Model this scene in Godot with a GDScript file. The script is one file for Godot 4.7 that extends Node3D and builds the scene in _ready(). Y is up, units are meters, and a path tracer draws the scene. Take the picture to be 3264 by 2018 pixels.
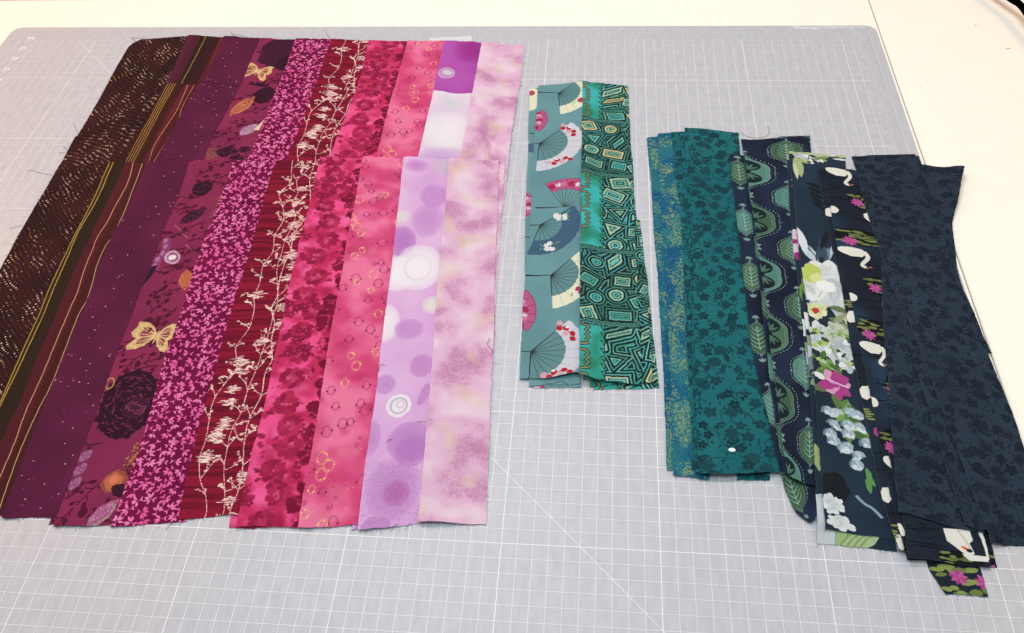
extends Node3D
# Fabric strips laid out by colour on a gridded cutting mat. Units: metres; plans are given in inches on the mat.

const IN := 0.0254
const CELL := 0.0035
const FX0 := -1.08
const FZ0 := -0.22
const FNX := 360
const FNZ := 270
const RES := 84.0            # texels per inch of a finished print

var top_at := PackedFloat32Array()      # height of whatever lies highest, so that each cloth drapes over the ones below
var wave := FastNoiseLite.new()
var fine := FastNoiseLite.new()
var rng := RandomNumberGenerator.new()
var taken := {}
var label_of := {}


# ------------------------------------------------------------------ printing of cloth
class Print:
	var im: Image
	var k: float
	var w: float
	var h: float
	var px: int
	var py: int
	var rng := RandomNumberGenerator.new()
	var brushes := {}

	func _init(w_: float, h_: float, s: int) -> void:
		w = w_
		h = h_
		k = RES * 2.0
		px = int(w * k)
		py = int(h * k)
		rng.seed = s
		im = Image.create(px, py, false, Image.FORMAT_RGBA8)

	func base(fn: Callable, q := 16.0) -> void:
		var sw := maxi(4, int(w * q))
		var sh := maxi(4, int(h * q))
		var s := Image.create(sw, sh, false, Image.FORMAT_RGBA8)
		for y in sh:
			for x in sw:
				s.set_pixel(x, y, fn.call((x + 0.5) / q, (y + 0.5) / q))
		s.resize(px, py, Image.INTERPOLATE_CUBIC)
		im = s

	func rf(a: float, b: float) -> float:
		return rng.randf_range(a, b)

	func poly(p: PackedVector2Array, c: Color) -> void:
		var n := p.size()
		var y0 := 1e9
		var y1 := -1e9
		for v in p:
			y0 = minf(y0, v.y)
			y1 = maxf(y1, v.y)
		var a := maxi(0, int(floor(y0 * k)))
		var b := mini(py - 1, int(ceil(y1 * k)))
		if b < a:
			return
		var row: Image = null
		if c.a < 0.995:
			row = Image.create(px, 1, false, Image.FORMAT_RGBA8)
			row.fill(c)
		for y in range(a, b + 1):
			var yc := (y + 0.5) / k
			var xs := PackedFloat32Array()
			var q := p[n - 1]
			for i in n:
				var v := p[i]
				if (v.y > yc) != (q.y > yc):
					xs.append(v.x + (yc - v.y) * (q.x - v.x) / (q.y - v.y))
				q = v
			xs.sort()
			for i in range(0, xs.size() - 1, 2):
				var xa := maxi(0, int(round(xs[i] * k)))
				var xb := mini(px, int(round(xs[i + 1] * k)))
				if xb > xa:
					if row:
						im.blend_rect(row, Rect2i(0, 0, xb - xa, 1), Vector2i(xa, y))
					else:
						im.fill_rect(Rect2i(xa, y, xb - xa, 1), c)

	func ell(p: Vector2, rx: float, ry: float, ang: float, c: Color, wob := 0.0, n := 14) -> void:
		var o := PackedVector2Array()
		for i in n:
			var a := TAU * i / n
			var r := 1.0 + (rng.randf_range(-wob, wob) if wob > 0.0 else 0.0)
			o.append(p + Vector2(cos(a) * rx * r, sin(a) * ry * r).rotated(ang))
		poly(o, c)

	func ring(p: Vector2, rx: float, ry: float, t: float, c: Color) -> void:
		var o := PackedVector2Array()
		for i in 25:
			var a := TAU * i / 24.0
			o.append(p + Vector2(cos(a) * rx, sin(a) * ry))
		line(o, t, c)

	func leaf(p: Vector2, l: float, wd: float, ang: float, c: Color) -> void:
		var o := PackedVector2Array()
		for q in [Vector2(0, 0), Vector2(0.22, 0.36), Vector2(0.5, 0.5), Vector2(0.78, 0.32), Vector2(1, 0), Vector2(0.78, -0.32), Vector2(0.5, -0.5), Vector2(0.22, -0.36)]:
			o.append(p + Vector2(q.x * l, q.y * wd).rotated(ang))
		poly(o, c)

	func line(pts: PackedVector2Array, t: float, c: Color, taper := 1.0) -> void:
		var n := pts.size()
		if n < 2:
			return
		var lo := PackedVector2Array()
		var ro := PackedVector2Array()
		for i in n:
			var d := (pts[mini(i + 1, n - 1)] - pts[maxi(i - 1, 0)]).normalized().orthogonal() * t * 0.5 * lerpf(1.0, taper, float(i) / (n - 1))
			lo.append(pts[i] + d)
			ro.append(pts[i] - d)
		for i in n - 1:
			poly(PackedVector2Array([lo[i], lo[i + 1], ro[i + 1], ro[i]]), c)

	func curve(a: Vector2, b: Vector2, bend: float, t: float, c: Color, taper := 1.0) -> PackedVector2Array:
		var m := (a + b) * 0.5 + (b - a).orthogonal() * bend
		var o := PackedVector2Array()
		for i in 9:
			var f := i / 8.0
			o.append(a.lerp(m, f).lerp(m.lerp(b, f), f))
		line(o, t, c, taper)
		return o

	func soft(p: Vector2, rx: float, ry: float, c: Color, hard := 2.0) -> void:
		var key := str(c.to_html(), hard)
		if not brushes.has(key):
			var s := Image.create(40, 40, false, Image.FORMAT_RGBA8)
			for y in 40:
				for x in 40:
					var r := Vector2(x - 19.5, y - 19.5).length() / 19.5
					s.set_pixel(x, y, Color(c.r, c.g, c.b, c.a * pow(maxf(0.0, 1.0 - r * r), hard)))
			brushes[key] = s
		var s2: Image = brushes[key].duplicate()
		var bw := maxi(2, int(rx * 2 * k))
		var bh := maxi(2, int(ry * 2 * k))
		s2.resize(bw, bh, Image.INTERPOLATE_BILINEAR)
		im.blend_rect(s2, Rect2i(0, 0, bw, bh), Vector2i(int(p.x * k) - bw / 2, int(p.y * k) - bh / 2))

	func spray(p: Vector2, ang: float, l: float, c: Color, n := 3, ls := 0.16, ws := 0.08) -> void:
		var e := p + Vector2(l, 0).rotated(ang)
		var o := curve(p, e, rf(-0.2, 0.2), 0.022, c, 0.6)
		for i in n:
			var q := o[mini(8, 2 + i * 6 / maxi(1, n - 1))]
			leaf(q, ls * rf(0.8, 1.2), ws, ang + (0.8 if i % 2 else -0.8) + rf(-0.2, 0.2), c)
		leaf(e, ls, ws, ang, c)

	func blossom(p: Vector2, r: float, c: Color, mid: Color, n := 5, turn := 0.0) -> void:
		for i in n:
			var a := turn + TAU * i / n
			ell(p + Vector2(r * 0.58, 0).rotated(a), r * 0.44, r * 0.36, a, c, 0.08, 10)
		ell(p, r * 0.22, r * 0.22, 0, mid, 0, 8)

	func rosette(p: Vector2, r: float, dark: Color, light: Color) -> void:
		for i in 7:
			ell(p + Vector2(r * 0.6, 0).rotated(TAU * i / 7.0 + rf(-0.2, 0.2)), r * 0.45, r * 0.4, 0, dark, 0.1, 10)
		ell(p, r * 0.75, r * 0.75, 0, dark, 0.08)
		for q in [0.72, 0.5, 0.3]:
			for i in 4:
				var a: float = TAU * i / 4.0 + rf(0, 1.5)
				var o := PackedVector2Array()
				for j in 6:
					o.append(p + Vector2(cos(a + j * 0.2), sin(a + j * 0.2)) * r * q * rf(0.95, 1.05))
				line(o, r * 0.09, light)

	func finish() -> ImageTexture:
		var g := Image.create(128, 128, false, Image.FORMAT_RGBA8)
		for y in 128:
			for x in 128:
				var v := 0.0 if rng.randf() < 0.5 else 1.0
				g.set_pixel(x, y, Color(v, v, v, rng.randf() * 0.07))
		for y in range(0, py, 128):
			for x in range(0, px, 128):
				im.blend_rect(g, Rect2i(0, 0, 128, 128), Vector2i(x, y))
		im.resize(px / 2, py / 2, Image.INTERPOLATE_BILINEAR)
		im.convert(Image.FORMAT_RGB8)
		return ImageTexture.create_from_image(im)


func c8(r: int, g: int, b: int, a := 1.0) -> Color:
	return Color(r / 255.0, g / 255.0, b / 255.0, a)


func mottle(a: Color, b: Color, f := 1.0, sharp := 1.0, ax := 1.0) -> Callable:
	var o := rng.randf() * 90.0
	return func(u: float, v: float) -> Color:
		var t := clampf(0.5 + wave.get_noise_2d((u * ax + o) * f * 10.0, v * f * 10.0 + o) * sharp, 0.0, 1.0)
		return a.lerp(b, t)


func print_dotted(p: Print) -> void:
	p.base(mottle(c8(58, 21, 23), c8(38, 15, 18), 0.6, 1.2))
	var d := Vector2(0.657, 0.754)
	var n := d.orthogonal()
	for i in range(-100, 100):
		var ph := fposmod(i * 0.061, 0.14)
		var bright := p.rf(-0.1, 0.1)
		for j in range(-10, 180):
			var q := n * (i * 0.185) + d * (j * 0.14 + ph)
			if q.x < -0.05 or q.y < -0.05 or q.x > p.w + 0.05 or q.y > p.h + 0.05:
				continue
			q += Vector2(0.05 * sin(q.y * 5.0), 0.04 * sin(q.x * 6.0 + q.y * 2.0))
			var b := wave.get_noise_2d(q.x * 20.0, q.y * 9.0) * 1.2 + p.rf(-0.45, 0.5) + bright
			var c := c8(92, 54, 44).lerp(c8(232, 200, 180), clampf(b * 1.3, 0.0, 1.0))
			if wave.get_noise_2d(q.x * 8.0 + 300.0, q.y * 8.0) > 0.5 and b > -0.1:
				c = c8(206, 168, 70)
			var r := 0.023 + 0.017 * clampf(b, 0.0, 1.0)
			p.ell(q, r, r * 1.2, 0.4, c, 0.1, 7)


func wavy(p: Print, pts: Array, c: Color, t: float) -> void:
	var o := PackedVector2Array()
	for i in pts.size() / 2:
		o.append(Vector2(pts[i * 2], pts[i * 2 + 1]))
	var s := PackedVector2Array()
	for i in o.size() - 1:
		for j in 6:
			s.append(o[i].cubic_interpolate(o[i + 1], o[maxi(0, i - 1)], o[mini(o.size() - 1, i + 2)], j / 6.0))
	s.append(o[o.size() - 1])
	p.line(s, t, c)


func bands(stops: Array) -> Callable:
	return func(u: float, v: float) -> Color:
		var uu := u + wave.get_noise_2d(v * 6.0, 7.0) * 0.08
		for i in stops.size() - 1:
			if uu < stops[i + 1][0]:
				var f := clampf((uu - stops[i][0]) / (stops[i + 1][0] - stops[i][0]), 0.0, 1.0)
				return (stops[i][1] as Color).lerp(stops[i + 1][1], smoothstep(0.2, 0.8, f)) .darkened(0.06 + fine.get_noise_2d(u * 300.0, v * 4.0) * 0.1)
		return stops[-1][1]


func print_wine(p: Print, tier: int) -> void:
	var gold := c8(196, 160, 78)
	var pale := c8(206, 164, 120)
	if tier == 2:
		p.base(bands([[0.0, c8(66, 42, 20)], [0.3, c8(48, 34, 22)], [0.75, c8(52, 34, 26)], [0.8, c8(92, 30, 42)], [1.2, c8(88, 28, 38)], [1.6, c8(74, 28, 26)], [1.9, c8(80, 28, 50)], [2.4, c8(82, 30, 58)]]))
		wavy(p, [0.06, -0.1, 0.08, 2.4, 0.05, 4.45, 0.05, 6.6, 0.07, 9.3, 0.08, 12, 0.07, 18.4], gold, 0.035)
		wavy(p, [0.24, -0.1, 0.23, 2.7, 0.13, 4.5, 0.21, 6.5, 0.25, 9.2, 0.22, 12, 0.14, 14, 0.24, 18.4], gold, 0.04)
		wavy(p, [1.16, -0.1, 1.27, 1.5, 1.17, 3, 1.19, 4, 1.13, 4.9, 1.18, 6.85, 1.28, 8, 1.23, 9.3, 1.27, 12, 1.2, 13.9, 1.28, 15.7, 1.2, 18.4], pale, 0.035)
		wavy(p, [1.57, -0.1, 1.65, 2.16, 1.74, 3.8, 1.83, 4.8, 1.66, 5.5, 1.67, 6.7, 1.76, 7.5, 1.8, 8.6, 1.7, 9.4, 1.8, 12.3, 1.66, 14, 1.6, 15.7, 1.72, 18.4], pale, 0.035)
	elif tier == 1:
		p.base(bands([[0.0, c8(58, 30, 22)], [0.4, c8(74, 44, 22)], [0.65, c8(66, 26, 24)], [1.0, c8(104, 34, 46)], [1.25, c8(78, 26, 26)], [1.6, c8(70, 26, 40)], [2.0, c8(84, 32, 62)]]))
		for i in 4:
			wavy(p, [0.12 + i * 0.11, -0.1, 0.14 + i * 0.1, 2.5, 0.06 + i * 0.12, 4.5, 0.03 + i * 0.12, 8], c8(190, 140, 78), 0.03)
		wavy(p, [0.99, -0.1, 1.13, 2, 1.07, 3.2, 0.95, 4.9, 1.09, 6.1, 1.1, 9], c8(200, 140, 110), 0.03)
		wavy(p, [1.3, -0.1, 1.3, 1.8, 1.47, 3.1, 1.39, 5.3, 1.34, 6.1, 1.3, 9], c8(196, 136, 110), 0.03)
	else:
		p.base(bands([[0.0, c8(92, 30, 56)], [0.55, c8(84, 28, 48)], [0.7, c8(50, 26, 24)], [1.5, c8(54, 24, 28)], [1.75, c8(90, 28, 34)], [2.0, c8(76, 26, 50)], [2.4, c8(84, 32, 62)]]))
		wavy(p, [0.9, -0.1, 0.86, 2, 0.79, 4.4, 0.8, 9], c8(150, 132, 72), 0.045)
		wavy(p, [1.74, -0.1, 1.78, 2, 1.87, 4.4, 1.85, 9], c8(136, 40, 38), 0.06)


func print_purple(p: Print, n: int) -> void:
	p.base(mottle(c8(100, 28, 66), c8(84, 24, 56), 0.5, 1.0))
	for i in n:
		var q := Vector2(p.rf(0, p.w), p.rf(0, p.h))
		var c := c8(226, 176, 190) if p.rng.randf() < 0.7 else c8(150, 90, 122)
		p.ell(q, p.rf(0.018, 0.036), p.rf(0.018, 0.034), 0, c, 0.15, 8)


func branch_shadow(p: Print, c: Color, n: int) -> void:
	for i in n:
		var a := Vector2(p.rf(0, p.w), p.h * (i + p.rf(0, 1)) / n)
		var ang := p.rf(-0.6, 0.6) + (PI if i % 2 else 0.0) - 0.5
		var b := a + Vector2(p.rf(0.7, 1.3), 0).rotated(ang)
		var o := p.curve(a, b, p.rf(-0.3, 0.3), 0.07, c, 0.5)
		for j in 4:
			var q := o[1 + j * 2]
			var e := q + Vector2(p.rf(0.18, 0.36), 0).rotated(ang + (1.0 if j % 2 else -1.0) * p.rf(0.5, 1.1))
			p.curve(q, e, p.rf(-0.2, 0.2), 0.045, c)
			if p.rng.randf() < 0.5:
				p.ell(e, 0.09, 0.08, 0, c, 0.1, 8)
			else:
				p.leaf(e - Vector2(0.1, 0), 0.34, 0.2, ang + p.rf(-1, 1), c)


func dark_bloom(p: Print, q: Vector2, rx: float, ry: float, ang: float, lit: Color) -> void:
	p.ell(q, rx, ry, ang, c8(46, 14, 34), 0.08, 22)
	for i in int(140 * rx * ry) + 14:
		var a := p.rf(0, TAU)
		var r := sqrt(p.rng.randf()) * 0.9
		var e := q + Vector2(cos(a) * rx * r, sin(a) * ry * r).rotated(ang)
		p.leaf(e, p.rf(0.06, 0.16), 0.03, a + p.rf(1.0, 2.0), lit)


func butterfly(p: Print, q: Vector2, s: float, ang: float, a: Color, b: Color, veins: Color) -> void:
	var fore := [Vector2(0, 0), Vector2(-0.25, -0.42), Vector2(-0.55, -0.62), Vector2(-0.95, -0.6), Vector2(-0.9, -0.38), Vector2(-1.05, -0.05), Vector2(-0.9, 0.15), Vector2(-0.75, 0.2), Vector2(-0.98, 0.6), Vector2(-0.88, 0.78), Vector2(-0.55, 0.72), Vector2(-0.25, 0.42), Vector2(-0.05, 0.15)]
	for m in [1.0, -0.72]:
		var o := PackedVector2Array()
		var inner := PackedVector2Array()
		for v in fore:
			var e := Vector2(v.x * m, v.y) * s
			o.append(q + e.rotated(ang))
			inner.append(q + (e * 0.62 + Vector2(-0.06 * m * s, 0.0)).rotated(ang))
		p.poly(o, a)
		p.poly(inner, b)
		for v in fore:
			p.line(PackedVector2Array([q, q + (Vector2(v.x * m, v.y) * s * 0.9).rotated(ang)]), 0.03 * s + 0.01, veins, 0.4)
		for i in 9:
			var v2: Vector2 = fore[2 + i].lerp(fore[3 + i], 0.5) * 0.84
			p.ell(q + (Vector2(v2.x * m, v2.y) * s).rotated(ang), 0.07 * s, 0.05 * s, 0, veins, 0, 7)
	p.leaf(q + (Vector2(0, -0.3) * s).rotated(ang), 0.75 * s, 0.11 * s, PI / 2 + ang, a)


func speckle_leaf(p: Print, q: Vector2, l: float, wd: float, ang: float, c: Color, s: Color) -> void:
	p.leaf(q - Vector2(l / 2, 0).rotated(ang), l, wd, ang, c)
	for i in int(l * wd * 220):
		var e := Vector2(p.rf(-0.42, 0.42) * l, 0)
		e.y = p.rf(-0.4, 0.4) * wd * (1.0 - absf(e.x / l) * 1.6)
		p.ell(q + e.rotated(ang), p.rf(0.012, 0.035), 0.014, p.rf(0, 3), s, 0.2, 6)


func print_floral(p: Print, tier: int) -> void:
	var ground := c8(146, 44, 86)
	p.base(mottle(ground, c8(128, 38, 78), 0.6, 1.0))
	var dk := c8(82, 18, 44)
	var bl := c8(104, 40, 70)
	if tier == 2:
		branch_shadow(p, dk, 46)
		p.ell(Vector2(0.94, 1.8), 0.42, 0.5, 0.2, c8(48, 18, 40), 0.05, 20)
		dark_bloom(p, Vector2(0.94, 1.8), 0.38, 0.45, 0.2, bl)
		speckle_leaf(p, Vector2(1.0, 3.6), 1.35, 0.62, -0.85, c8(46, 18, 38), bl)
		for i in 90:
			p.leaf(Vector2(1.92 + p.rf(-0.16, 0.14), 3.0 + p.rf(-0.75, 0.75)), 0.12, 0.03, p.rf(0, 3), c8(150, 126, 62) if i % 3 else c8(94, 78, 40))
		for i in 5:
			p.ell(Vector2(0.28 + 0.09 * sin(i * 1.3), 5.15 + i * 0.36), 0.2, 0.26, 0, c8(140, 62, 112), 0.1)
			p.ell(Vector2(0.24 + 0.09 * sin(i * 1.3), 5.1 + i * 0.36), 0.09, 0.14, 0, c8(176, 112, 150), 0.2)
		p.ell(Vector2(0.78, 6.05), 0.34, 0.4, -0.5, c8(206, 160, 186), 0.1)
		p.ell(Vector2(0.78, 6.05), 0.24, 0.28, -0.5, c8(158, 92, 128), 0.1)
		p.ell(Vector2(0.76, 6.05), 0.15, 0.17, 0, c8(244, 226, 226), 0.2)
		p.poly(PackedVector2Array([Vector2(0.0, 7.7), Vector2(0.02, 6.6), Vector2(0.28, 6.5), Vector2(0.22, 7.1)]), c8(44, 18, 38))
		speckle_leaf(p, Vector2(1.72, 7.35), 1.2, 0.62, 1.4, c8(206, 116, 74), c8(150, 70, 60))
		for q in [Vector2(0.4, 4.2), Vector2(0.85, 4.7), Vector2(1.2, 5.4)]:
			for i in 5:
				p.ell(q + Vector2(i * 0.07, i * 0.06), 0.02, 0.02, 0, c8(240, 200, 214), 0, 7)
		butterfly(p, Vector2(1.3, 10.3), 1.02, 0.1, c8(212, 178, 120), c8(150, 74, 84), c8(236, 206, 146))
		p.ell(Vector2(0.94, 10.0), 0.05, 0.12, 0.3, c8(80, 26, 40))
		for i in 34:
			var a := TAU * i / 34.0
			dark_bloom(p, Vector2(1.08, 13.5) + Vector2(cos(a) * 0.82, sin(a) * 1.32), 0.2, 0.26, a, bl)
		p.ell(Vector2(1.08, 13.5), 0.86, 1.3, 0, c8(46, 14, 34), 0.1, 30)
		for i in 46:
			var a := TAU * i / 46.0
			p.leaf(Vector2(1.08, 13.5) + Vector2(cos(a) * 0.7, sin(a) * 1.1), p.rf(0.35, 0.55), 0.26, a + p.rf(-0.4, 0.4), c8(46, 14, 34))
		for i in 150:
			var a := p.rf(0, TAU)
			var r := sqrt(p.rng.randf())
			p.leaf(Vector2(1.08, 13.5) + Vector2(cos(a) * 0.85, sin(a) * 1.35) * r, p.rf(0.1, 0.24), 0.045, a + 1.6 + p.rf(-0.4, 0.4), c8(112, 40, 74) if i % 4 else c8(136, 54, 88))
		p.rosette(Vector2(1.4, 13.7), 0.5, c8(66, 24, 50), c8(140, 58, 92))
		p.ring(Vector2(0.13, 12.58), 0.15, 0.24, 0.06, c8(182, 150, 84))
		for i in 3:
			speckle_leaf(p, Vector2(0.2, 15.7 + i * 0.55), 0.6, 0.42, -1.1, c8(140, 70, 116), c8(190, 134, 168))
		for i in 60:
			p.leaf(Vector2(1.88 + p.rf(-0.18, 0.16), 15.8 + p.rf(-0.6, 0.5)), 0.14, 0.04, p.rf(0, 3), c8(196, 146, 70) if i % 2 else c8(118, 66, 44))
		p.ell(Vector2(1.55, 16.75), 0.46, 0.46, 0, c8(148, 80, 60), 0.12, 20)
		p.ell(Vector2(1.52, 16.75), 0.32, 0.34, 0, c8(196, 104, 76), 0.15)
		p.ell(Vector2(1.5, 16.7), 0.16, 0.18, 0, c8(226, 122, 94), 0.15)
		p.ell(Vector2(1.85, 17.1), 0.3, 0.22, 0.5, c8(52, 20, 36), 0.2)
		speckle_leaf(p, Vector2(1.55, 17.95), 1.3, 0.62, -0.9, c8(170, 142, 140), c8(160, 62, 120))
		speckle_leaf(p, Vector2(1.5, 17.9), 1.0, 0.5, -0.9, c8(168, 84, 128), c8(206, 150, 184))
		p.ell(Vector2(0.85, 17.9), 0.16, 0.2, 0, dk, 0.1)
	elif tier == 1:
		branch_shadow(p, dk, 22)
		dark_bloom(p, Vector2(1.4, 0.7), 0.55, 0.7, 0.1, c8(62, 24, 46))
		speckle_leaf(p, Vector2(0.6, 1.7), 1.9, 0.68, -1.18, c8(206, 120, 84), c8(120, 52, 60))
		speckle_leaf(p, Vector2(1.4, 3.5), 1.1, 0.7, -1.0, c8(160, 112, 150), c8(206, 172, 196))
		p.poly(PackedVector2Array([Vector2(1.6, 3.5), Vector2(1.95, 2.7), Vector2(1.9, 3.6)]), c8(238, 206, 170))
		for i in 9:
			dark_bloom(p, Vector2(1.0 + p.rf(-0.5, 0.6), 5.35 + p.rf(-0.45, 0.5)), 0.26, 0.24, 0, c8(110, 40, 74))
		for i in 50:
			p.leaf(Vector2(0.2 + p.rf(-0.15, 0.25), 5.4 + p.rf(-0.4, 0.4)), 0.12, 0.04, p.rf(0, 3), c8(126, 104, 50))
	else:
		branch_shadow(p, dk, 18)
		p.ell(Vector2(1.35, 1.2), 1.0, 1.5, 0.3, c8(66, 22, 48), 0.12, 22)
		dark_bloom(p, Vector2(1.75, 2.2), 0.4, 0.7, 0, c8(60, 22, 46))
		dark_bloom(p, Vector2(0.9, 4.6), 0.7, 0.5, 0, c8(60, 22, 46))
		butterfly(p, Vector2(0.6, 3.05), 0.95, 0.2, c8(222, 168, 112), c8(140, 70, 60), c8(240, 206, 156))


func print_leaf(p: Print) -> void:
	p.base(mottle(c8(122, 14, 66), c8(106, 10, 56), 0.5))
	var y := 0.0
	var r := 0
	while y < p.h + 0.3:
		var x := -0.1 + (0.21 if r % 2 else 0.0)
		while x < p.w + 0.2:
			var q := Vector2(x + p.rf(-0.07, 0.07), y + p.rf(-0.07, 0.07))
			var a := p.rf(0, TAU)
			var c := c8(236, 96, 168).lerp(c8(250, 140, 196), p.rng.randf())
			var n := p.rng.randi_range(3, 5)
			for i in n:
				var b := a + (i - (n - 1) / 2.0) * 0.75 + p.rf(-0.15, 0.15)
				p.leaf(q + Vector2(0.03, 0).rotated(b), p.rf(0.16, 0.25), p.rf(0.075, 0.095), b, c)
			p.line(PackedVector2Array([q, q - Vector2(0.16, 0).rotated(a)]), 0.02, c)
			for i in 2:
				p.leaf(q - Vector2(0.1, 0).rotated(a), p.rf(0.1, 0.15), 0.055, a + PI + (0.8 if i else -0.8), c)
			x += 0.47
		y += 0.37
		r += 1


func print_branch(p: Print) -> void:
	p.base(func(u: float, v: float) -> Color: return c8(146, 20, 52).lerp(c8(104, 10, 38), clampf(0.45 + fine.get_noise_2d(u * 22.0, v * 520.0) * 1.3, 0.0, 1.0)), 26.0)
	var ground := p.im
	p.im = Image.create(p.px, p.py, false, Image.FORMAT_RGBA8)
	p.im.fill(Color(0.85, 0.74, 0.64, 0.0))
	for s in 3:
		var q := Vector2(0.7 + s * 0.56, -0.4)
		var knots := []
		while q.y < p.h + 0.6:
			knots.append(q.x)
			knots.append(q.y)
			q += Vector2(clampf(p.rf(-0.3, 0.3) + (0.7 + s * 0.56 - q.x) * 0.3, -0.34, 0.34), p.rf(0.6, 1.0))
		var c := c8(252, 226, 210)
		wavy(p, knots, c, p.rf(0.028, 0.042))
		for m in knots.size() / 2:
			var e := Vector2(knots[m * 2], knots[m * 2 + 1])
			for side in [-1.0, 1.0]:
				if p.rng.randf() < 0.25:
					continue
				var tip := e + Vector2(side * p.rf(0.2, 0.5), -p.rf(0.2, 0.6))
				var o := p.curve(e, tip, p.rf(-0.35, 0.35), 0.032, c)
				for j in p.rng.randi_range(2, 4):
					var g := o[p.rng.randi_range(3, 8)] + Vector2(p.rf(-0.14, 0.14), p.rf(-0.14, 0.06))
					p.line(PackedVector2Array([o[4], g]), 0.024, c)
					p.ell(g, p.rf(0.035, 0.055), p.rf(0.04, 0.065), p.rf(0, 3), c, 0.2, 8)
				if p.rng.randf() < 0.5:
					p.leaf(tip, p.rf(0.22, 0.36), 0.13, p.rf(0, TAU), c)
	var y := p.rf(0.1, 0.5)
	while y < p.h:
		var x := p.rf(0.55, p.w - 0.35)
		var hgt := p.rng.randi_range(5, 10)
		for i in hgt:
			for k in 2:
				p.ell(Vector2(x + p.rf(-0.16, 0.16), y + i * 0.062 + p.rf(-0.01, 0.01)), p.rf(0.1, 0.34) * sin(PI * (i + 0.7) / (hgt + 0.4)), 0.03, p.rf(-0.06, 0.06), c8(255, 232, 218), 0.3, 12)
		y += p.rf(0.55, 0.95)
	for i in int(p.py * 2.6):         # the slubs of the weave show through the gold
		var wd := p.rng.randi_range(6, 46)
		p.im.fill_rect(Rect2i(p.rng.randi_range(-20, p.px), p.rng.randi_range(0, p.py - 1), wd, 2), Color(0.85, 0.74, 0.64, 0.0))
	ground.blend_rect(p.im, Rect2i(0, 0, p.px, p.py), Vector2i.ZERO)
	p.im = ground


func print_rose(p: Print, dusk: float) -> void:
	var a := c8(246, 86, 150).lerp(c8(212, 58, 108), dusk)
	p.base(mottle(a, c8(200, 44, 94), 1.3, 1.8))
	for i in int(p.h * 9):
		p.soft(Vector2(p.rf(0, p.w), p.rf(0, p.h)), p.rf(0.2, 0.55), p.rf(0.15, 0.4), c8(168, 26, 70, 0.55) if i % 2 else c8(252, 112, 172, 0.6), 1.4)
	var dk := c8(112, 14, 46)
	for i in int(p.h * 22):
		var q := Vector2(p.rf(0, p.w), p.rf(0, p.h))
		if wave.get_noise_2d(q.x * 16.0 + 50.0, q.y * 14.0) < 0.04:
			continue
		var c := c8(170, 32, 78, 0.7).lerp(c8(126, 16, 54, 0.85), p.rng.randf())
		if i % 2:
			p.leaf(q, p.rf(0.2, 0.44), p.rf(0.12, 0.22), p.rf(0, TAU), c)
		else:
			p.ell(q, p.rf(0.1, 0.26), p.rf(0.08, 0.17), p.rf(0, 3), c, 0.2, 12)
	var y := 0.2
	var side := 0
	while y < p.h + 0.3:
		var q := Vector2(p.w * (0.75 if side % 2 else 0.35) + p.rf(-0.3, 0.3), y)
		if side % 2 == 0:
			for i in 9:
				var b := TAU * i / 9.0
				p.ell(q + Vector2(0.3, 0).rotated(b), 0.2, 0.15, b + 0.5, c8(192, 44, 92).lerp(c8(146, 22, 62), p.rng.randf()), 0.14, 12)
			for i in 6:
				var b := TAU * i / 6.0
				p.ell(q + Vector2(0.13, 0).rotated(b), 0.1, 0.08, b, c8(164, 26, 72).lerp(c8(226, 96, 142), p.rf(0, 0.8)), 0.14, 10)
		else:
			for i in 5:
				p.ell(q + Vector2(p.rf(-0.25, 0.4), p.rf(-0.35, 0.35)), p.rf(0.2, 0.38), p.rf(0.14, 0.26), p.rf(0, 3), dk.lerp(c8(150, 20, 62), p.rf(0, 0.6)), 0.16, 16)
			for i in 3:
				p.curve(q + Vector2(p.rf(-0.4, 0), p.rf(-0.3, 0.3)), q + Vector2(p.rf(0.0, 0.4), p.rf(-0.3, 0.3)), 0.25, 0.045, c8(206, 64, 112, 0.8))
		y += p.rf(0.4, 0.62)
		side += 1
	p.im.resize(p.px / 10, p.py / 10, Image.INTERPOLATE_BILINEAR)       # the dye has bled
	p.im.resize(p.px, p.py, Image.INTERPOLATE_CUBIC)
	for i in int(p.h * 1.5):
		var q := Vector2(p.rf(0, p.w), p.rf(0, p.h))
		for k in 3:
			p.blossom(q + Vector2(p.rf(-0.4, 0.4), p.rf(-0.25, 0.25)), p.rf(0.15, 0.22), c8(136, 20, 60, 0.8), c8(206, 74, 118, 0.8), 5, p.rf(0, 2))
	for i in int(p.h * 9):
		var q := Vector2(p.rf(0, p.w), p.rf(0, p.h))
		if wave.get_noise_2d(q.x * 14.0, q.y * 14.0 + 70.0) < 0.0:
			continue
		var c := c8(124, 16, 52, 0.8).lerp(c8(176, 36, 82, 0.7), p.rng.randf())
		p.leaf(q, p.rf(0.1, 0.24), p.rf(0.07, 0.12), p.rf(0, TAU), c)
		p.leaf(q + Vector2(0.12, 0.05), p.rf(0.1, 0.2), p.rf(0.06, 0.1), p.rf(0, TAU), c)


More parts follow.
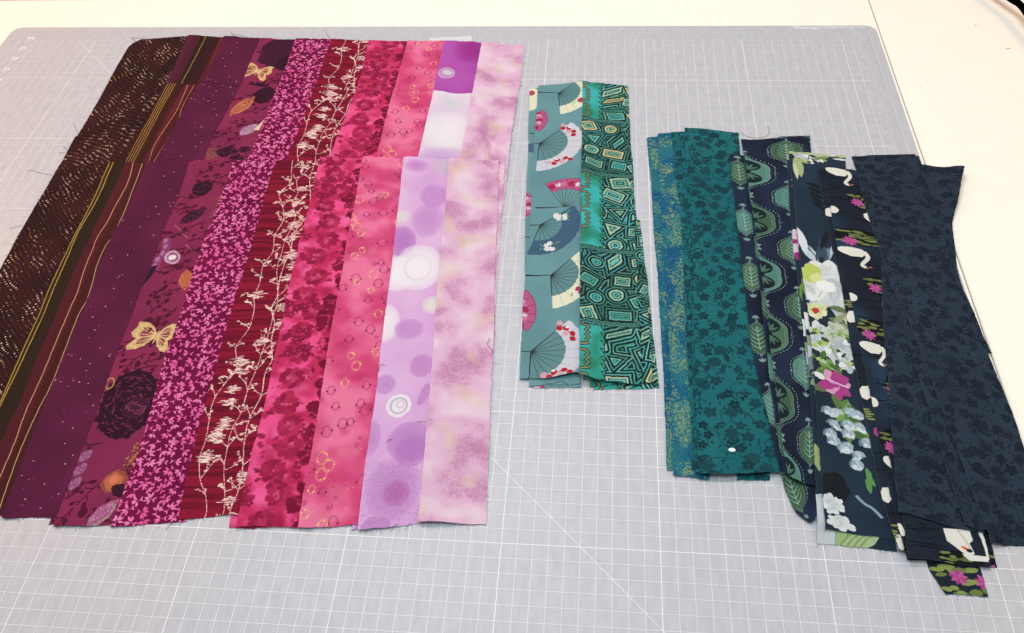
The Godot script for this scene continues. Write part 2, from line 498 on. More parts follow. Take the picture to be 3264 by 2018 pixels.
func print_ring(p: Print) -> void:
	p.base(mottle(c8(244, 122, 166), c8(218, 72, 124), 0.8, 1.6))
	for i in int(p.h * 1.2):
		p.soft(Vector2(p.rf(0, p.w), p.rf(0, p.h)), p.rf(0.3, 0.7), p.rf(0.3, 0.6), c8(186, 40, 96, 0.4) if i % 2 else c8(236, 134, 164, 0.45))
	for i in int(p.h * 5.2):
		var q := Vector2(p.rf(0, p.w), p.h * (i + p.rf(0, 1)) / (p.h * 5.2))
		var r := p.rf(0.12, 0.2)
		var kind := p.rng.randf()
		if kind < 0.2:
			p.ell(q, r * 0.6, r * 0.7, 0, c8(190, 66, 110, 0.5), 0.05)
			continue
		var gold := kind > 0.68
		p.ring(q, r * 0.9, r * 1.3, 0.08, c8(238, 178, 130, 0.42) if gold else c8(164, 54, 100, 0.36))
		if gold:
			for j in 4:
				p.ell(q + Vector2(r, 0).rotated(p.rf(0, TAU)), 0.032, 0.032, 0, c8(250, 210, 132), 0, 7)
		else:
			p.ell(q + Vector2(-r, r * 0.4), 0.036, 0.036, 0, c8(84, 18, 46), 0, 7)
			p.ell(q + Vector2(r, p.rf(-0.4, 0.6) * r), 0.036, 0.036, 0, c8(84, 18, 46), 0, 7)
	for i in int(p.h * 4):
		p.ell(Vector2(p.rf(0, p.w), p.rf(0, p.h)), 0.022, 0.022, 0, c8(246, 196, 146) if i % 3 else c8(120, 30, 64), 0, 6)


func swirl(p: Print, q: Vector2, rx: float, ry: float, a: Color, b: Color) -> void:
	p.soft(q, rx * 1.06, ry * 1.06, a, 0.3)
	p.ring(q, rx * 0.72, ry * 0.72, rx * 0.2, Color(b.r, b.g, b.b, 0.5))
	p.soft(q + Vector2(rx * 0.1, 0), rx * 0.42, ry * 0.4, b, 0.5)


func print_lilac(p: Print, tier: int) -> void:
	var m := c8(206, 146, 208)
	var s := c8(208, 152, 214)
	var wh := c8(246, 240, 246)
	if tier == 0:
		p.base(mottle(c8(190, 92, 188), c8(174, 72, 170), 0.4, 1.2))
		p.soft(Vector2(1.6, 0.7), 1.1, 1.3, c8(160, 40, 136, 0.75), 1.0)
		p.ell(Vector2(0.46, 2.86), 0.42, 0.46, 0, c8(202, 150, 200), 0.05, 20)
		p.ell(Vector2(0.5, 2.82), 0.24, 0.22, 0.4, c8(226, 206, 222), 0.2)
		p.ring(Vector2(0.46, 2.86), 0.4, 0.44, 0.04, c8(226, 196, 224))
		return
	if tier == 1:
		p.base(mottle(c8(240, 232, 242), c8(232, 212, 236), 0.4, 1.4))
		p.ell(Vector2(1.0, 0.9), 0.4, 0.36, 0, c8(220, 220, 224), 0.06)
		p.soft(Vector2(1.05, 3.0), 1.3, 1.6, wh, 0.6)
		p.soft(Vector2(1.2, 5.6), 1.6, 1.5, c8(208, 162, 220), 0.7)
		p.soft(Vector2(0.3, 6.5), 1.2, 1.2, c8(208, 162, 220), 0.7)
		p.ell(Vector2(1.7, 5.7), 0.3, 0.24, 0, c8(226, 206, 230), 0.1)
		return
	p.base(mottle(c8(234, 190, 234), c8(224, 172, 226), 0.5, 1.2))
	p.soft(Vector2(0.6, 0.6), 0.6, 0.5, m, 0.8)
	p.soft(Vector2(1.7, 0.5), 0.5, 0.8, c8(214, 190, 214), 0.8)
	swirl(p, Vector2(1.44, 2.45), 0.58, 0.75, s, m)
	p.soft(Vector2(1.3, 4.0), 0.7, 1.1, s, 0.5)
	p.ell(Vector2(0.05, 2.6), 0.3, 0.6, 0, c8(226, 196, 230), 0.05)
	p.soft(Vector2(0.22, 3.85), 0.4, 0.44, c8(230, 220, 224), 0.5)
	p.soft(Vector2(0.3, 5.3), 0.64, 0.9, c8(194, 128, 202), 0.3)
	p.soft(Vector2(1.14, 6.75), 1.06, 1.3, c8(250, 244, 250), 0.3)
	p.soft(Vector2(0.3, 7.1), 0.8, 1.0, c8(250, 244, 250), 0.3)
	p.ring(Vector2(1.1, 6.75), 0.55, 0.7, 0.09, c8(238, 228, 240))
	p.soft(Vector2(1.85, 8.8), 0.46, 0.5, c8(234, 230, 226), 0.5)
	p.soft(Vector2(0.0, 9.7), 0.66, 1.0, c8(248, 240, 248), 0.3)
	p.soft(Vector2(1.0, 10.0), 0.6, 0.54, s, 0.3)
	p.soft(Vector2(1.62, 11.8), 0.48, 0.56, m, 0.2)
	swirl(p, Vector2(0.3, 12.6), 0.4, 0.46, s, m)
	p.ell(Vector2(1.8, 13.1), 0.18, 0.5, 0.3, m, 0.1)
	p.ell(Vector2(0.9, 13.55), 0.46, 0.5, 0, c8(244, 236, 244), 0.05, 24)
	p.ring(Vector2(0.9, 13.55), 0.3, 0.33, 0.08, c8(208, 190, 214))
	p.ring(Vector2(0.95, 13.5), 0.13, 0.14, 0.06, c8(222, 208, 226))
	p.soft(Vector2(1.45, 15.1), 0.84, 0.86, c8(198, 140, 208), 0.25)
	p.soft(Vector2(1.55, 15.5), 0.62, 0.66, c8(190, 124, 198, 0.8), 0.25)
	swirl(p, Vector2(0.05, 14.9), 0.36, 0.75, s, m)
	p.soft(Vector2(1.05, 16.9), 1.0, 1.25, c8(204, 146, 208), 0.5)
	p.ring(Vector2(1.1, 16.9), 0.62, 0.76, 0.18, c8(206, 156, 212, 0.6))
	p.soft(Vector2(1.18, 17.1), 0.5, 0.54, c8(190, 110, 180), 0.6)
	p.ell(Vector2(0.6, 18.2), 0.5, 0.3, 0, m, 0.1)
	for i in 900:
		p.ell(Vector2(p.rf(0, p.w), p.rf(15.8, 18.2)), 0.014, 0.014, 0, c8(214, 168, 216) if i % 2 else c8(172, 92, 170), 0, 5)


func print_cloud(p: Print, q: float) -> void:
	var o := p.rf(0, 50)
	p.base(func(u: float, v: float) -> Color:
		var n := wave.get_noise_2d(u * 8.0 + o, v * 9.0 + o)
		var g := wave.get_noise_2d(u * 11.0 - o, v * 11.0 + 60.0)
		var s := fine.get_noise_2d(u * 1300.0, v * 1300.0 + o * 9.0)
		var c := c8(240, 202, 226).lerp(c8(230, 176, 212), clampf(0.45 + n * 1.3 + s * 0.3, 0.0, 1.0))
		c = c.lerp(c8(200, 138, 178), clampf((n - 0.1) * 1.6 + s * 1.5 * clampf(n + 0.1, 0.0, 0.5), 0.0, 0.85))
		c = c.lerp(c8(232, 206, 182), clampf((g - 0.2) * 1.8 + s * 0.3 * clampf(g, 0.0, 1.0), 0.0, 0.5))
		return c.lerp(c8(246, 228, 240), clampf(-n * 1.3 - 0.12 + s * 0.2, 0.0, 0.6)), q)


func fan(p: Print, q: Vector2, a0: float, a1: float, r0: float, r1: float, web: Color, rim: Color, rib: Color, n := 9) -> void:
	for part in [[r1, rim], [r0, web]]:
		var o := PackedVector2Array([q])
		for i in 25:
			var a := lerpf(a0, a1, i / 24.0)
			var rr: float = part[0] + (0.03 * (i % 2))
			o.append(q + Vector2(cos(a), sin(a)) * rr)
		p.poly(o, part[1])
	for i in n + 1:
		var a := lerpf(a0, a1, float(i) / n)
		var edge := i == 0 or i == n
		p.line(PackedVector2Array([q, q + Vector2(cos(a), sin(a)) * (r0 if not edge else r0 * 1.05)]), 0.055 if edge else 0.026, rib, 0.5)
		p.line(PackedVector2Array([q + Vector2(cos(a), sin(a)) * r0, q + Vector2(cos(a), sin(a)) * r1]), 0.02, rim.lerp(rib, 0.25))


func cherries(p: Print, q: Vector2, ang: float) -> void:
	p.curve(q - Vector2(0.5, 0).rotated(ang), q + Vector2(0.5, 0).rotated(ang), 0.1, 0.025, c8(130, 70, 80))
	for i in 6:
		var e := q + Vector2((i - 2.5) * 0.19, (0.09 if i % 2 else -0.08)).rotated(ang)
		p.ell(e, 0.13, 0.11, ang, c8(190, 34, 50) if i % 3 else c8(222, 168, 182), 0.15, 12)
	p.ell(q + Vector2(-0.1, -0.16).rotated(ang), 0.08, 0.06, 0, c8(240, 240, 246), 0.2)


func daisies(p: Print, q: Vector2, n: int, spread: float) -> void:
	for i in n * 2:
		p.leaf(q + Vector2(p.rf(-1, 1), p.rf(-0.6, 0.6)) * spread, 0.22, 0.07, p.rf(0, TAU), c8(104, 160, 116))
	for i in n:
		p.blossom(q + Vector2(p.rf(-1, 1), p.rf(-0.5, 0.5)) * spread, 0.13, c8(240, 238, 240), c8(226, 180, 196), 5, p.rf(0, 2))


func pink_fan(p: Print, q: Vector2, a0: float, a1: float, r0: float, r1: float, ribs: bool) -> void:
	if ribs:
		for i in 8:
			var a := lerpf(a0, a1, i / 7.0)
			p.line(PackedVector2Array([q, q + Vector2(cos(a), sin(a)) * r0]), 0.025, c8(70, 90, 92))
	var o := PackedVector2Array()
	for i in 17:
		var a := lerpf(a0, a1, i / 16.0)
		o.append(q + Vector2(cos(a), sin(a)) * r1)
	for i in 17:
		var a := lerpf(a1, a0, i / 16.0)
		o.append(q + Vector2(cos(a), sin(a)) * r0)
	p.poly(o, c8(190, 92, 142))
	for i in 7:
		var a := lerpf(a0, a1, (i + 0.5) / 7.0)
		var c := q + Vector2(cos(a), sin(a)) * (r0 + r1) * 0.5
		if i % 3 == 1:
			for j in 9:
				p.leaf(c, 0.17, 0.05, TAU * j / 9.0, c8(244, 234, 238))
		elif i % 3 == 0:
			p.ell(c, 0.2, 0.17, a, c8(178, 40, 84), 0.2)
		else:
			p.ell(c, 0.16, 0.2, a, c8(208, 118, 164), 0.2)
	for i in 6:
		var a := lerpf(a0, a1, i / 5.0)
		p.line(PackedVector2Array([q + Vector2(cos(a), sin(a)) * r0, q + Vector2(cos(a), sin(a)) * r1]), 0.025, c8(142, 44, 96))
	o.append(o[0])
	p.line(o, 0.03, c8(158, 44, 100))


func print_fan(p: Print, main: bool) -> void:
	p.base(mottle(c8(112, 160, 166), c8(102, 148, 156), 0.5, 1.2))
	var rib := c8(46, 56, 58)
	var web := c8(100, 144, 148)
	var cream := c8(236, 236, 208)
	if not main:
		p.ell(Vector2(0.1, 0.9), 0.5, 0.9, 0, cream, 0.05)
		p.ell(Vector2(0.1, 0.4), 0.15, 0.2, 0, c8(190, 70, 100), 0.2)
		p.line(PackedVector2Array([Vector2(0, 3.6), Vector2(0.25, 3.6)]), 0.06, rib)
		p.poly(PackedVector2Array([Vector2(0, 4.4), Vector2(0.35, 4.3), Vector2(0.35, 5.1), Vector2(0, 5.0)]), c8(72, 106, 142))
		pink_fan(p, Vector2(-0.6, 8.6), -1.0, 1.0, 0.5, 1.0, false)
		p.line(PackedVector2Array([Vector2(0, 10.6), Vector2(0.3, 10.7)]), 0.05, rib)
		p.ell(Vector2(1.2, 18.3), 0.24, 0.3, 0.2, cream, 0.1)
		return
	p.line(PackedVector2Array([Vector2(0.0, 0.58), Vector2(0.4, 0.63), Vector2(1.0, 0.76)]), 0.09, rib, 0.3)
	fan(p, Vector2(1.02, 0.77), -0.72, 1.5, 1.05, 1.7, web, cream, rib)
	p.ell(Vector2(2.1, 1.55), 0.16, 0.2, 0, c8(190, 58, 96), 0.2)
	p.leaf(Vector2(1.9, 1.6), 0.3, 0.12, 2.4, c8(176, 206, 150))
	pink_fan(p, Vector2(-0.75, 2.8), -0.62, 0.75, 0.55, 1.3, false)
	p.line(PackedVector2Array([Vector2(-0.1, 4.55), Vector2(0.25, 4.59)]), 0.04, rib)
	fan(p, Vector2(0.25, 4.59), -0.78, 1.62, 1.28, 1.98, web, c8(214, 214, 226), rib)
	cherries(p, Vector2(1.55, 3.75), 0.85)
	cherries(p, Vector2(1.2, 6.0), -0.25)
	p.line(PackedVector2Array([Vector2(0.2, 9.02), Vector2(0.75, 9.05), Vector2(1.43, 9.08)]), 0.1, rib, 0.3)
	pink_fan(p, Vector2(1.43, 9.08), -2.05, -0.62, 1.12, 1.78, true)
	for i in 5:
		p.line(PackedVector2Array([Vector2(1.43, 9.08), Vector2(2.25, 8.7 + i * 0.16)]), 0.02, rib)
	p.line(PackedVector2Array([Vector2(-0.1, 10.1), Vector2(0.46, 10.12)]), 0.06, rib, 0.6)
	fan(p, Vector2(0.46, 10.12), -0.62, 1.85, 0.92, 1.75, c8(98, 146, 152), c8(66, 98, 128), rib)
	daisies(p, Vector2(1.45, 9.75), 6, 0.4)
	daisies(p, Vector2(0.9, 11.4), 5, 0.36)
	p.line(PackedVector2Array([Vector2(0.0, 13.0), Vector2(0.45, 13.05), Vector2(1.03, 13.05)]), 0.1, rib, 0.3)
	fan(p, Vector2(1.03, 13.05), -0.8, 1.5, 1.1, 1.75, web, cream, rib)
	p.ell(Vector2(2.15, 14.0), 0.14, 0.2, 0, c8(190, 58, 96), 0.2)
	daisies(p, Vector2(2.0, 14.1), 1, 0.1)
	pink_fan(p, Vector2(-1.1, 14.9), -0.75, 0.62, 0.7, 1.62, false)
	p.line(PackedVector2Array([Vector2(-0.1, 16.8), Vector2(0.38, 16.86)]), 0.04, rib)
	fan(p, Vector2(0.38, 16.86), -0.8, 1.6, 1.28, 1.98, web, c8(214, 214, 226), rib)
	cherries(p, Vector2(1.68, 15.95), 0.85)
	cherries(p, Vector2(1.35, 18.0), -0.15)


func tri_band(p: Print, y: float, hgt: float, ink: Color, c: Color) -> void:
	p.poly(PackedVector2Array([Vector2(0, y), Vector2(p.w, y), Vector2(p.w, y + hgt), Vector2(0, y + hgt)]), ink)
	var x := -0.1
	var up := true
	while x < p.w:
		var a := y + 0.04
		var b := y + hgt - 0.04
		var t := PackedVector2Array([Vector2(x, b if up else a), Vector2(x + 0.3, b if up else a), Vector2(x + 0.15, a if up else b)])
		p.poly(t, c)
		for e in Geometry2D.offset_polygon(t, -0.045):
			p.poly(e, ink)
		x += 0.19
		up = not up


func print_tribal(p: Print, o: float) -> void:
	var ink := c8(20, 40, 40)
	var q0 := 64.0
	var zones := [2.85, 6.75, 11.5, 15.4, 19.4]
	var shapes := {}
	for cy in range(-1, 30):
		for cx in range(-1, 6):
			shapes[Vector2i(cx, cy)] = [Vector2((cx + 0.5) * 1.0 + p.rf(-0.2, 0.2), (cy + 0.5) * 0.98 + p.rf(-0.2, 0.2)), p.rng.randi_range(0, 4), p.rf(0.22, 0.46), p.rf(0.18, 0.38), p.rf(-0.5, 0.5), p.rng.randf()]
	var pal := [c8(110, 170, 158), c8(82, 160, 152), c8(76, 142, 122), c8(146, 190, 176), c8(80, 168, 174)]
	p.base(func(u: float, v: float) -> Color:
		var flat := c8(64, 188, 186).lerp(c8(44, 136, 108), clampf(0.45 + wave.get_noise_2d(u * 9.0, v * 9.0) * 1.8, 0.0, 1.0))
		var z := 0
		while v - o > zones[z]:
			z += 1
		var full := z % 2 == 1
		var wob := wave.get_noise_2d(u * 60.0, v * 60.0) * 0.05
		if not full and u + wob < 0.94:
			return flat
		var best := 9.0
		var mine := []
		var c0 := Vector2i(int(floor(u / 1.0)), int(floor(v / 0.98)))
		for dy in [-1, 0, 1]:
			for dx in [-1, 0, 1]:
				var s: Array = shapes.get(c0 + Vector2i(dx, dy), [])
				if s.is_empty():
					continue
				var r: Vector2 = (Vector2(u, v) - s[0]).rotated(s[4])
				var d := 0.0
				match s[1]:
					0, 3:
						d = maxf(absf(r.x) - s[2], absf(r.y) - s[3])
					1:
						d = r.length() - s[3]
					2:
						d = maxf(absf(r.x) * 0.87 + r.y * 0.5, -r.y) - s[3] * 0.62
					4:
						d = maxf(absf(r.x * 0.5 + r.y * 0.6) - s[3] * 0.5, absf(r.x) - s[2] * 1.2)
				if d < best:
					best = d
					mine = s
		if mine.is_empty():
			return ink
		best += wob * 0.5
		var f := fposmod(best / 0.128, 1.0)
		if best > -0.02 and f < 0.56:
			return ink
		var ringn := int(floor(best / 0.128))
		if best < -0.02:
			var inner := -best / maxf(0.08, minf(mine[2], mine[3]))
			var pale := c8(226, 206, 152) if mine[5] < 0.3 else (c8(160, 208, 190) if mine[5] < 0.75 else c8(84, 190, 190))
			if inner > 0.72:
				return c8(96, 170, 158) if inner > 0.86 else ink
			if inner < 0.16:
				return pale.lerp(c8(222, 196, 136), 0.7)
			if inner > 0.32 and inner < 0.44:
				return ink
			return pale.lerp(flat, 0.45 if inner > 0.32 else 0.1)
		if ringn == -1 and mine[5] < 0.4:
			return c8(226, 206, 152).lerp(c8(206, 222, 186), mine[5])
		if ringn < -1 and mine[5] < 0.6:
			return c8(176, 212, 188).lerp(flat, mine[5])
		return (pal[posmod(ringn + int(mine[5] * 50), 5) as int] as Color).lerp(flat, 0.3).darkened(0.14 if full else 0.0), q0)
	for z in [0, 2, 4]:
		var y0: float = (zones[z - 1] if z > 0 else -1.0) + o + 0.24
		var y1: float = zones[z] + o
		var y := y0
		while y < y1:
			var t := PackedVector2Array([Vector2(0.76, y), Vector2(0.95, y), Vector2(0.93, y + 0.34)])
			p.poly(t, ink)
			for e in Geometry2D.offset_polygon(t, -0.035):
				p.poly(e, c8(84, 168, 160))
			y += 0.37
		for yy in [y0 + 0.5, y0 + 1.75, y0 + 3.0]:
			var zz := PackedVector2Array([Vector2(-0.1, yy - 0.5)])
			for i in 8:
				zz.append(Vector2(0.34 if i % 2 else 0.22, yy - 0.45 + i * 0.13))
			zz.append(Vector2(-0.1, yy + 0.55))
			p.line(zz, 0.17, ink)
			p.line(zz, 0.07, c8(206, 196, 140))
			p.line(zz, 0.02, ink)
	for z in 4:
		tri_band(p, zones[z] + o, 0.28, ink, c8(84, 152, 140))


func print_marble(p: Print) -> void:
	p.base(mottle(c8(22, 92, 128), c8(40, 116, 130), 0.9, 2.0))
	for i in int(p.h * 480):
		var q := Vector2(p.rf(0, p.w), p.rf(0, p.h))
		var n := wave.get_noise_2d(q.x * 16.0, q.y * 12.0 + 40.0)
		if n + p.rf(-0.25, 0.25) < 0.02:
			if i % 2 == 0:
				p.leaf(q, p.rf(0.04, 0.12), 0.03, p.rf(-0.7, 1.2), c8(18, 72, 112) if i % 4 else c8(54, 132, 146))
			continue
		p.leaf(q, p.rf(0.05, 0.2), p.rf(0.015, 0.04), p.rf(-1.2, 1.4), c8(140, 162, 112) if p.rng.randf() < 0.4 else (c8(96, 148, 128) if p.rng.randf() < 0.6 else c8(168, 172, 112)))


func print_calico(p: Print, ground: Color, ground2: Color, dark: Color, mid: Color) -> void:
	p.base(mottle(ground, ground2, 0.4, 1.2))
	var y := -0.1
	var r := 0
	while y < p.h + 0.3:
		var x := -0.15 + (0.33 if r % 2 else 0.0)
		while x < p.w + 0.2:
			var q := Vector2(x + p.rf(-0.12, 0.12), y + p.rf(-0.12, 0.12))
			var t := p.rng.randf()
			p.curve(q, q + Vector2(p.rf(0.4, 0.75), 0).rotated(p.rf(0, TAU)), p.rf(-0.5, 0.5), 0.026, dark.lerp(mid, 0.4))
			var d := dark.lerp(mid, p.rf(0.0, 0.75))
			if t < 0.36:
				p.rosette(q, p.rf(0.17, 0.24), d, mid.lerp(ground, 0.45))
				for i in 3:
					p.leaf(q, p.rf(0.24, 0.36), 0.1, p.rf(0, TAU), d.lerp(mid, 0.3))
			elif t < 0.62:
				p.blossom(q, p.rf(0.17, 0.23), d, mid.lerp(ground, 0.2), 5, p.rf(0, 2))
			else:
				p.spray(q, p.rf(0, TAU), p.rf(0.24, 0.4), d, 4, 0.2, 0.1)
			for i in 2:
				p.leaf(q + Vector2(0.24, 0).rotated(p.rf(0, TAU)), 0.17, 0.075, p.rf(0, TAU), dark.lerp(mid, 0.45))
			x += 0.6
		y += 0.44
		r += 1


func ogee(c: Vector2, hw: float, hh: float) -> PackedVector2Array:
	var o := PackedVector2Array()
	var prof := [[0.0, 0.0], [0.1, 0.1], [0.2, 0.27], [0.32, 0.56], [0.46, 0.82], [0.64, 0.97], [0.82, 1.0], [1.0, 0.97]]
	for s in [1.0, -1.0]:
		for k in range(0, 16):
			var down: bool = k < 8
			var e: Array = prof[k] if down else prof[15 - k]
			var y: float = -1.0 + e[0] if down else 1.0 - e[0]
			if (k == 15):
				continue
			o.append(c + Vector2(s * e[1] * hw, s * y * hh))
	return o


func medallion(p: Print, q: Vector2, hw: float, hh: float, body: Color, leafy: bool) -> void:
	var lit := c8(150, 186, 176)
	var outer := ogee(q, hw * 1.24, hh * 1.12)
	for i in outer.size():
		var a := outer[i]
		var b := outer[(i + 1) % outer.size()]
		p.line(PackedVector2Array([a, b]), 0.07, c8(16, 24, 40))
		for j in 2:
			var m := a.lerp(b, 0.25 + j * 0.5)
			p.leaf(m, 0.1, 0.04, (b - a).angle() + 0.6, lit.lerp(c8(90, 120, 130), p.rf(0, 0.6)))
	p.poly(ogee(q, hw, hh), body.lerp(lit, 0.35))
	p.poly(ogee(q, hw * 0.93, hh * 0.95), body)
	if leafy:
		p.line(PackedVector2Array([q + Vector2(0, -hh * 0.5), q + Vector2(0, hh * 0.7)]), 0.03, lit)
		for i in 5:
			for s in [-1.0, 1.0]:
				p.curve(q + Vector2(0, hh * (0.6 - i * 0.25)), q + Vector2(s * hw * (0.62 - i * 0.06), hh * (0.22 - i * 0.22)), -0.18 * s, 0.035, lit, 0.5)
		p.ell(q + Vector2(0, -hh * 0.6), 0.07, 0.09, 0, body.lerp(lit, 0.6))
	else:
		for s in [-1.0, 1.0]:
			p.ell(q + Vector2(0, s * hh * 0.38), hw * 0.62, hh * 0.33, 0, c8(20, 34, 42), 0, 18)
			for i in 5:
				var a: float = s * PI / 2 + (i - 2) * 0.5
				p.leaf(q + Vector2(0, s * hh * 0.1), hh * 0.46, 0.12, a, c8(76, 112, 92).lerp(lit, 0.12 * (i % 2)))
		p.ell(q, hw * 0.16, hh * 0.12, 0, c8(20, 34, 42))
		p.line(ogee(q, hw * 0.84, hh * 0.88), 0.02, lit.lerp(body, 0.4))
	for s in [-1.0, 1.0]:
		var e := q + Vector2(0, s * hh * 1.42)
		for i in 3:
			p.leaf(e, 0.22, 0.09, s * PI / 2 + (i - 1) * 0.7 + PI, lit.lerp(c8(90, 130, 130), 0.4))


func print_medallion(p: Print, lx: float, first: float, rx: float, rfirst: float) -> void:
	p.base(mottle(c8(22, 30, 50), c8(32, 44, 70), 0.6, 1.6))
	var greens := [c8(66, 96, 74), c8(88, 136, 124), c8(66, 98, 74), c8(82, 132, 122), c8(76, 112, 86)]
	var i := 0
	var y := rfirst
	while y < p.h + 1:
		medallion(p, Vector2(rx, y), 0.5, 0.78, greens[(i + 2) % 5], true)
		y += 3.08
		i += 1
	y = first
	while y < p.h + 1:
		medallion(p, Vector2(lx, y), 0.8, 1.08, greens[i % 5], false)
		y += 3.08
		i += 1


func painted_flower(p: Print, q: Vector2, r: float, a: Color, b: Color, sh: Color) -> void:
	for i in 11:
		var an := TAU * i / 11.0 + p.rf(-0.2, 0.2)
		var e := q + Vector2(r * p.rf(0.4, 0.72), 0).rotated(an)
		var rx := r * p.rf(0.34, 0.5)
		p.ell(e, rx, r * p.rf(0.22, 0.34), an, a.lerp(sh, p.rf(0, 0.5)), 0.12, 14)
		for k in 5:
			var off := Vector2(0, p.rf(-0.16, 0.16) * r).rotated(an)
			var c := sh.darkened(0.12) if k % 2 else a
			p.line(PackedVector2Array([e + off - Vector2(rx * 0.7, 0).rotated(an), e + off * 1.5 + Vector2(rx * p.rf(0.2, 0.7), 0).rotated(an)]), r * p.rf(0.03, 0.07), Color(c.r, c.g, c.b, 0.55), 0.3)
	for i in 14:
		var an := p.rf(0, TAU)
		var e := q + Vector2(r * p.rf(0.0, 0.55), 0).rotated(an)
		var c := a.lerp(b if i % 3 else sh, p.rf(0.2, 0.9))
		p.ell(e, r * p.rf(0.2, 0.36), r * p.rf(0.1, 0.2), an + p.rf(0.5, 1.5), Color(c.r, c.g, c.b, 0.8), 0.15, 12)
		p.curve(e - Vector2(r * 0.24, 0).rotated(an + 1.0), e + Vector2(r * 0.24, 0).rotated(an + 1.0), p.rf(-0.3, 0.3), r * 0.035, Color(sh.r * 0.85, sh.g * 0.87, sh.b * 0.88, 0.6), 0.3)


func print_flower(p: Print, main: bool) -> void:
	p.base(mottle(c8(36, 54, 72), c8(28, 44, 60), 0.4, 1.2))
	var wh := c8(238, 240, 240)
	var gy := c8(190, 202, 208)
	var gn := c8(120, 150, 86)
	if not main:
		p.poly(PackedVector2Array([Vector2(0, 0), Vector2(p.w, 0), Vector2(p.w, 0.35), Vector2(0, 0.4)]), c8(176, 190, 140))
		for i in 16:
			p.leaf(Vector2(p.rf(0, p.w), p.rf(0, 0.5)), p.rf(0.4, 0.8), p.rf(0.12, 0.24), p.rf(-0.4, 0.4), [wh, gy, c8(150, 170, 110), c8(196, 206, 158)][i % 4])
		for i in 5:
			p.leaf(Vector2(0.1, 0.5 + i * 0.4), 0.7, 0.3, 0.6, c8(176, 192, 128) if i % 2 else c8(120, 146, 84))
		for y in [5.2, 6.0]:
			p.ell(Vector2(0.18, y), 0.24, 0.4, 0, c8(232, 206, 224), 0.15)
			p.ell(Vector2(0.2, y + 0.35), 0.22, 0.2, 0.4, c8(180, 44, 130), 0.25)
		p.ell(Vector2(0.3, 8.3), 0.34, 0.5, 0, c8(120, 160, 66), 0.15)
		for i in 26:
			p.ell(Vector2(p.rf(0, 0.5), p.rf(9.0, 13.0)), p.rf(0.12, 0.3), p.rf(0.15, 0.4), p.rf(0, 2), [gy, wh, c8(120, 136, 140), c8(150, 166, 130)][i % 4], 0.2)
		p.leaf(Vector2(0.05, 15.2), 1.1, 0.36, 1.5, c8(162, 176, 120))
		p.ell(Vector2(0.1, 17.6), 0.4, 0.5, 0, c8(206, 214, 220), 0.15)
		p.poly(PackedVector2Array([Vector2(0, 17.9), Vector2(0.55, 17.9), Vector2(0.4, 19), Vector2(0, 19)]), c8(200, 210, 214))
		p.poly(PackedVector2Array([Vector2(0.4, 19), Vector2(0.55, 18.0), Vector2(1.2, 18.05), Vector2(1.0, 19)]), c8(160, 184, 134))
		for i in 8:
			p.leaf(Vector2(0.5 + i * 0.08, 18.9), 0.9, 0.2, -0.9, c8(176, 196, 150) if i % 2 else c8(138, 166, 110))
		return
	for i in 8:
		p.leaf(Vector2(p.rf(0.0, 1.3), p.rf(-0.1, 0.4)), 0.8, 0.3, p.rf(-0.3, 0.4), [wh, c8(176, 190, 128), gy, c8(120, 146, 84)][i % 4])
	p.leaf(Vector2(0.2, 0.1), 1.5, 0.5, 1.45, c8(172, 188, 132))
	p.leaf(Vector2(0.1, 0.6), 1.2, 0.22, 1.5, c8(210, 218, 176))
	for i in 12:
		p.ell(Vector2(p.rf(0.8, 1.7), p.rf(0.1, 0.7)), p.rf(0.05, 0.14), 0.07, p.rf(0, 2), wh if i % 2 else c8(60, 60, 60), 0.2)
	for i in 5:
		p.leaf(Vector2(0.55 + i * 0.05, 1.9 + i * 0.28), 0.8, 0.24, 0.35 + i * 0.1, c8(20, 28, 36))
	for i in 7:
		p.leaf(Vector2(0.75 + p.rf(-0.2, 0.5), 6.6), p.rf(0.9, 1.7), p.rf(0.2, 0.36), -1.9 + p.rf(-0.5, 0.7), [c8(196, 210, 220), c8(110, 132, 148), c8(60, 80, 98)][i % 3])
	p.leaf(Vector2(0.3, 6.2), 1.5, 0.4, -1.75, c8(226, 232, 238))
	p.leaf(Vector2(0.9, 5.9), 1.3, 0.3, -1.2, c8(24, 32, 40))
	painted_flower(p, Vector2(1.2, 8.3), 1.0, gy, wh, c8(170, 184, 190))
	painted_flower(p, Vector2(0.4, 8.2), 0.9, gy, wh, c8(176, 190, 196))
	painted_flower(p, Vector2(0.85, 7.75), 1.4, wh, c8(216, 224, 228), c8(186, 196, 202))
	p.ell(Vector2(0.38, 7.25), 0.42, 0.55, 0.5, c8(196, 212, 104), 0.15)
	p.ell(Vector2(0.55, 7.5), 0.24, 0.3, 0.5, c8(222, 228, 160), 0.15)
	p.ell(Vector2(0.9, 7.9), 0.4, 0.3, 0.2, c8(248, 248, 248), 0.1)
	for i in 10:
		p.leaf(Vector2(1.15 + p.rf(-0.4, 0.4), 9.4 + p.rf(-0.5, 0.6)), p.rf(0.6, 1.0), 0.3, p.rf(-1.0, 1.2), [c8(150, 164, 124), c8(196, 206, 172), c8(104, 122, 86)][i % 3])
	painted_flower(p, Vector2(0.32, 9.2), 0.48, c8(238, 240, 214), c8(212, 218, 128), c8(170, 186, 84))
	p.ell(Vector2(0.3, 9.2), 0.13, 0.16, 0, c8(196, 60, 66), 0.3)
	painted_flower(p, Vector2(0.3, 10.6), 0.8, wh, gy, c8(168, 182, 192))
	painted_flower(p, Vector2(1.1, 10.2), 0.6, c8(214, 220, 206), c8(170, 184, 140), c8(130, 146, 110))
	painted_flower(p, Vector2(1.15, 11.2), 0.7, gy, wh, c8(140, 158, 166))
